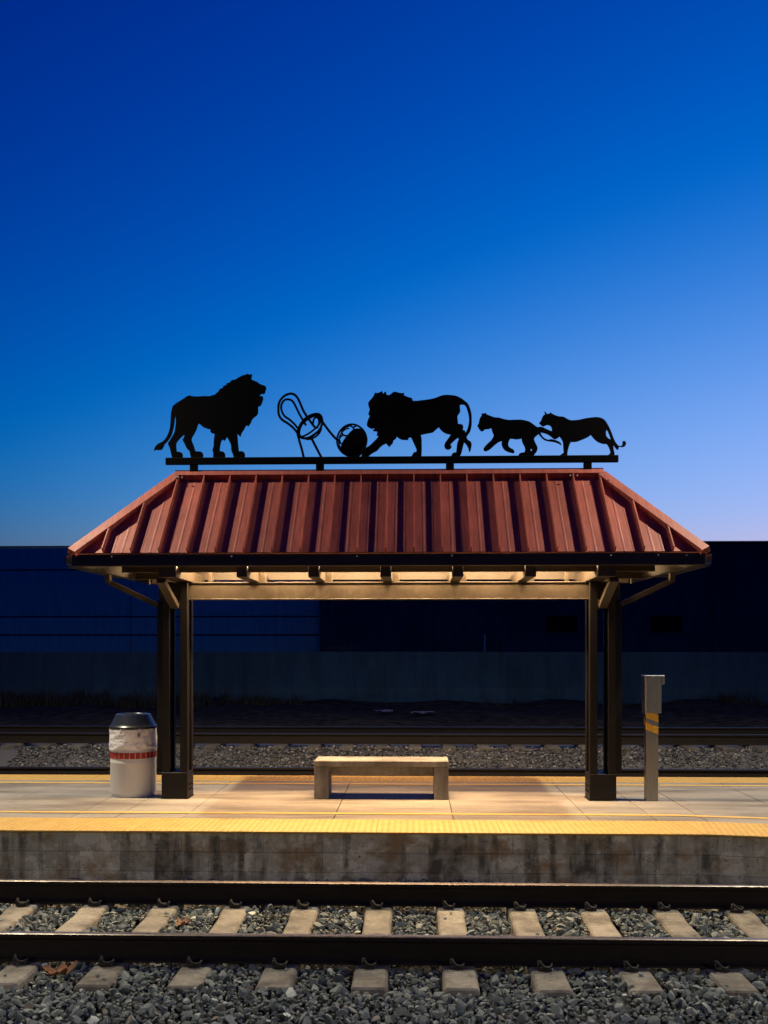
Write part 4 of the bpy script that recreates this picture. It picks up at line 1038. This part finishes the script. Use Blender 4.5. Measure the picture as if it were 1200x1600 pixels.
# dark building
bd = empty('dark_building', (20, 64, 0.05)); tag(bd, 'long dark flat-roofed building behind the wall on the right', 'building')
mb = MB(); mb.box(-5.70, 60, 58.06, 80, 0.0, 8.00); mb.build('core', M['groove'], bd)
x = -5.72
while x < 58:
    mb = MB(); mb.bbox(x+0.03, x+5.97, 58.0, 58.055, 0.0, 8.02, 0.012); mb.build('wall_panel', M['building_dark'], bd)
    mb = MB(); mb.bbox(x+5.75, x+6.20, 57.88, 57.999, 0.0, 7.6, 0.01); mb.build('pilaster', M['building_dark'], bd)
    x += 6.0
mb = MB(); mb.bbox(-5.72, 60, 57.90, 58.5, 8.025, 8.12, 0.01); mb.build('coping', M['groove'], bd)
def bwindow(x0, x1, z0, z1):
    mb = MB(); f = 0.10
    mb.box(x0, x1, 57.93, 57.998, z0, z0+f); mb.box(x0, x1, 57.93, 57.998, z1-f, z1); mb.box(x0, x0+f, 57.93, 57.998, z0+f+0.001, z1-f-0.001); mb.box(x1-f, x1, 57.93, 57.998, z0+f+0.001, z1-f-0.001)
    w = mb.build('window', M['groove'], bd)
    mb = MB(); mb.box(x0+f, x1-f, 57.975, 57.996, z0+f, z1-f); mb.build('pane', M['window'], w)
bwindow(7.9, 10.05, 2.55, 3.75)
bwindow(14.2, 16.3, 2.55, 3.75)
mb = MB(); mb.lathe([(0.06, 0.0), (0.06, 2.45)], (4.35, 57.90, 0.05), 10); mb.build('vent_pipe', M['building_blue'], bd, True)
mb = MB(); mb.bbox(5.3, 6.4, 57.3, 57.9, 0.05, 2.15, 0.03); mb.build('meter_cabinet', M['groove'], bd)

# weeds along the foot of the far wall
def weeds():
    rg = np.random.default_rng(14); V = []; F = []
    def clump(x, y, h, n):
        for _ in range(n):
            a = rg.uniform(0, 6.28); l = h*rg.uniform(0.5, 1.1); w = rg.uniform(0.008, 0.02)
            bx_, by_ = x+rg.normal(0, 0.10), y+rg.normal(0, 0.10); lean = rg.uniform(0.15, 0.6)*l
            z = 0.04
            dx, dy = math.cos(a), math.sin(a); b = len(V)
            for t in (0, 0.5, 1.0):
                ww = w*(1-t*0.85); ox, oy = dx*lean*t*t, dy*lean*t*t
                V.append((bx_+ox-dy*ww, by_+oy+dx*ww, z+l*t*(1-0.12*t))); V.append((bx_+ox+dy*ww, by_+oy-dx*ww, z+l*t*(1-0.12*t)))
            F.extend([(b, b+1, b+3, b+2), (b+2, b+3, b+5, b+4)])
    for _ in range(150): clump(rg.uniform(-15, -5.5), rg.uniform(26.5, 28.9), rg.uniform(0.2, 0.65), 26)
    for _ in range(40): clump(rg.normal(-4.2, 0.7), rg.uniform(27.5, 28.9), rg.uniform(0.15, 0.4), 22)
    for _ in range(90): clump(rg.uniform(-3, 14), rg.uniform(27.3, 28.95), rg.uniform(0.06, 0.24), 14)
    for _ in range(12): clump(rg.normal(9.2, 0.5), rg.uniform(28.2, 28.9), rg.uniform(0.3, 0.6), 24)
    me = bpy.data.meshes.new('weeds'); me.from_pydata(V, [], F); me.update()
    o = link('weeds', me, M['weed']); tag(o, 'dark weeds along the foot of the far wall', 'weeds', kind='stuff')
weeds()
# scraps of pale litter on the earth
for i, (x, y, s, lab) in enumerate(((-0.75, 24.6, 0.30, 'left pale scrap of litter on the dark earth beyond the tracks'), (0.25, 24.0, 0.38, 'right pale scrap of litter on the dark earth beyond the tracks'))):
    rr = random.Random(i+2); mb = MB(); n = 7; g_ = []
    for a in range(n):
        for b in range(n):
            g_.append((x+s*(a/(n-1)-0.5)*1.6, y+s*(b/(n-1)-0.5), 0.10+rr.uniform(0, 0.05)))
    mb.add(g_, [(a*n+b, a*n+b+1, (a+1)*n+b+1, (a+1)*n+b) for a in range(n-1) for b in range(n-1)])
    tag(mb.build('litter_scrap', M['litter']), lab, 'litter')
# shrub tops showing over the far wall
def shrub(x, y, h, label):
    t = empty('shrub', (x, y, 0.05)); tag(t, label, 'shrub')
    mb = MB(); mb.tube([(x, y, 0.05), (x+0.03, y, h*0.5), (x-0.02, y, h*0.85)], [0.04, 0.03, 0.012], 6); mb.build('trunk', M['weed'], t, True)
    rr = random.Random(int(x*10)); mb = MB()
    for _ in range(260):
        c = Vector((x+rr.gauss(0, 0.16), y+rr.gauss(0, 0.16), h*rr.uniform(0.45, 1.0))); s = rr.uniform(0.03, 0.06)
        d1 = Vector((rr.gauss(0, 1), rr.gauss(0, 1), rr.gauss(0, 1))).normalized(); d2 = d1.orthogonal().normalized()
        mb.add([c-d1*s, c+d2*s*0.5, c+d1*s, c-d2*s*0.5], [(0, 1, 2, 3)])
    me = bpy.data.meshes.new('crown'); me.from_pydata(mb.v, [], mb.f); me.update(); link('crown', me, M['weed'], t)
shrub(-2.55, 31.0, 1.80, 'small dark shrub just showing over the far wall, left one')
shrub(-2.10, 31.2, 1.83, 'small dark shrub just showing over the far wall, right one')
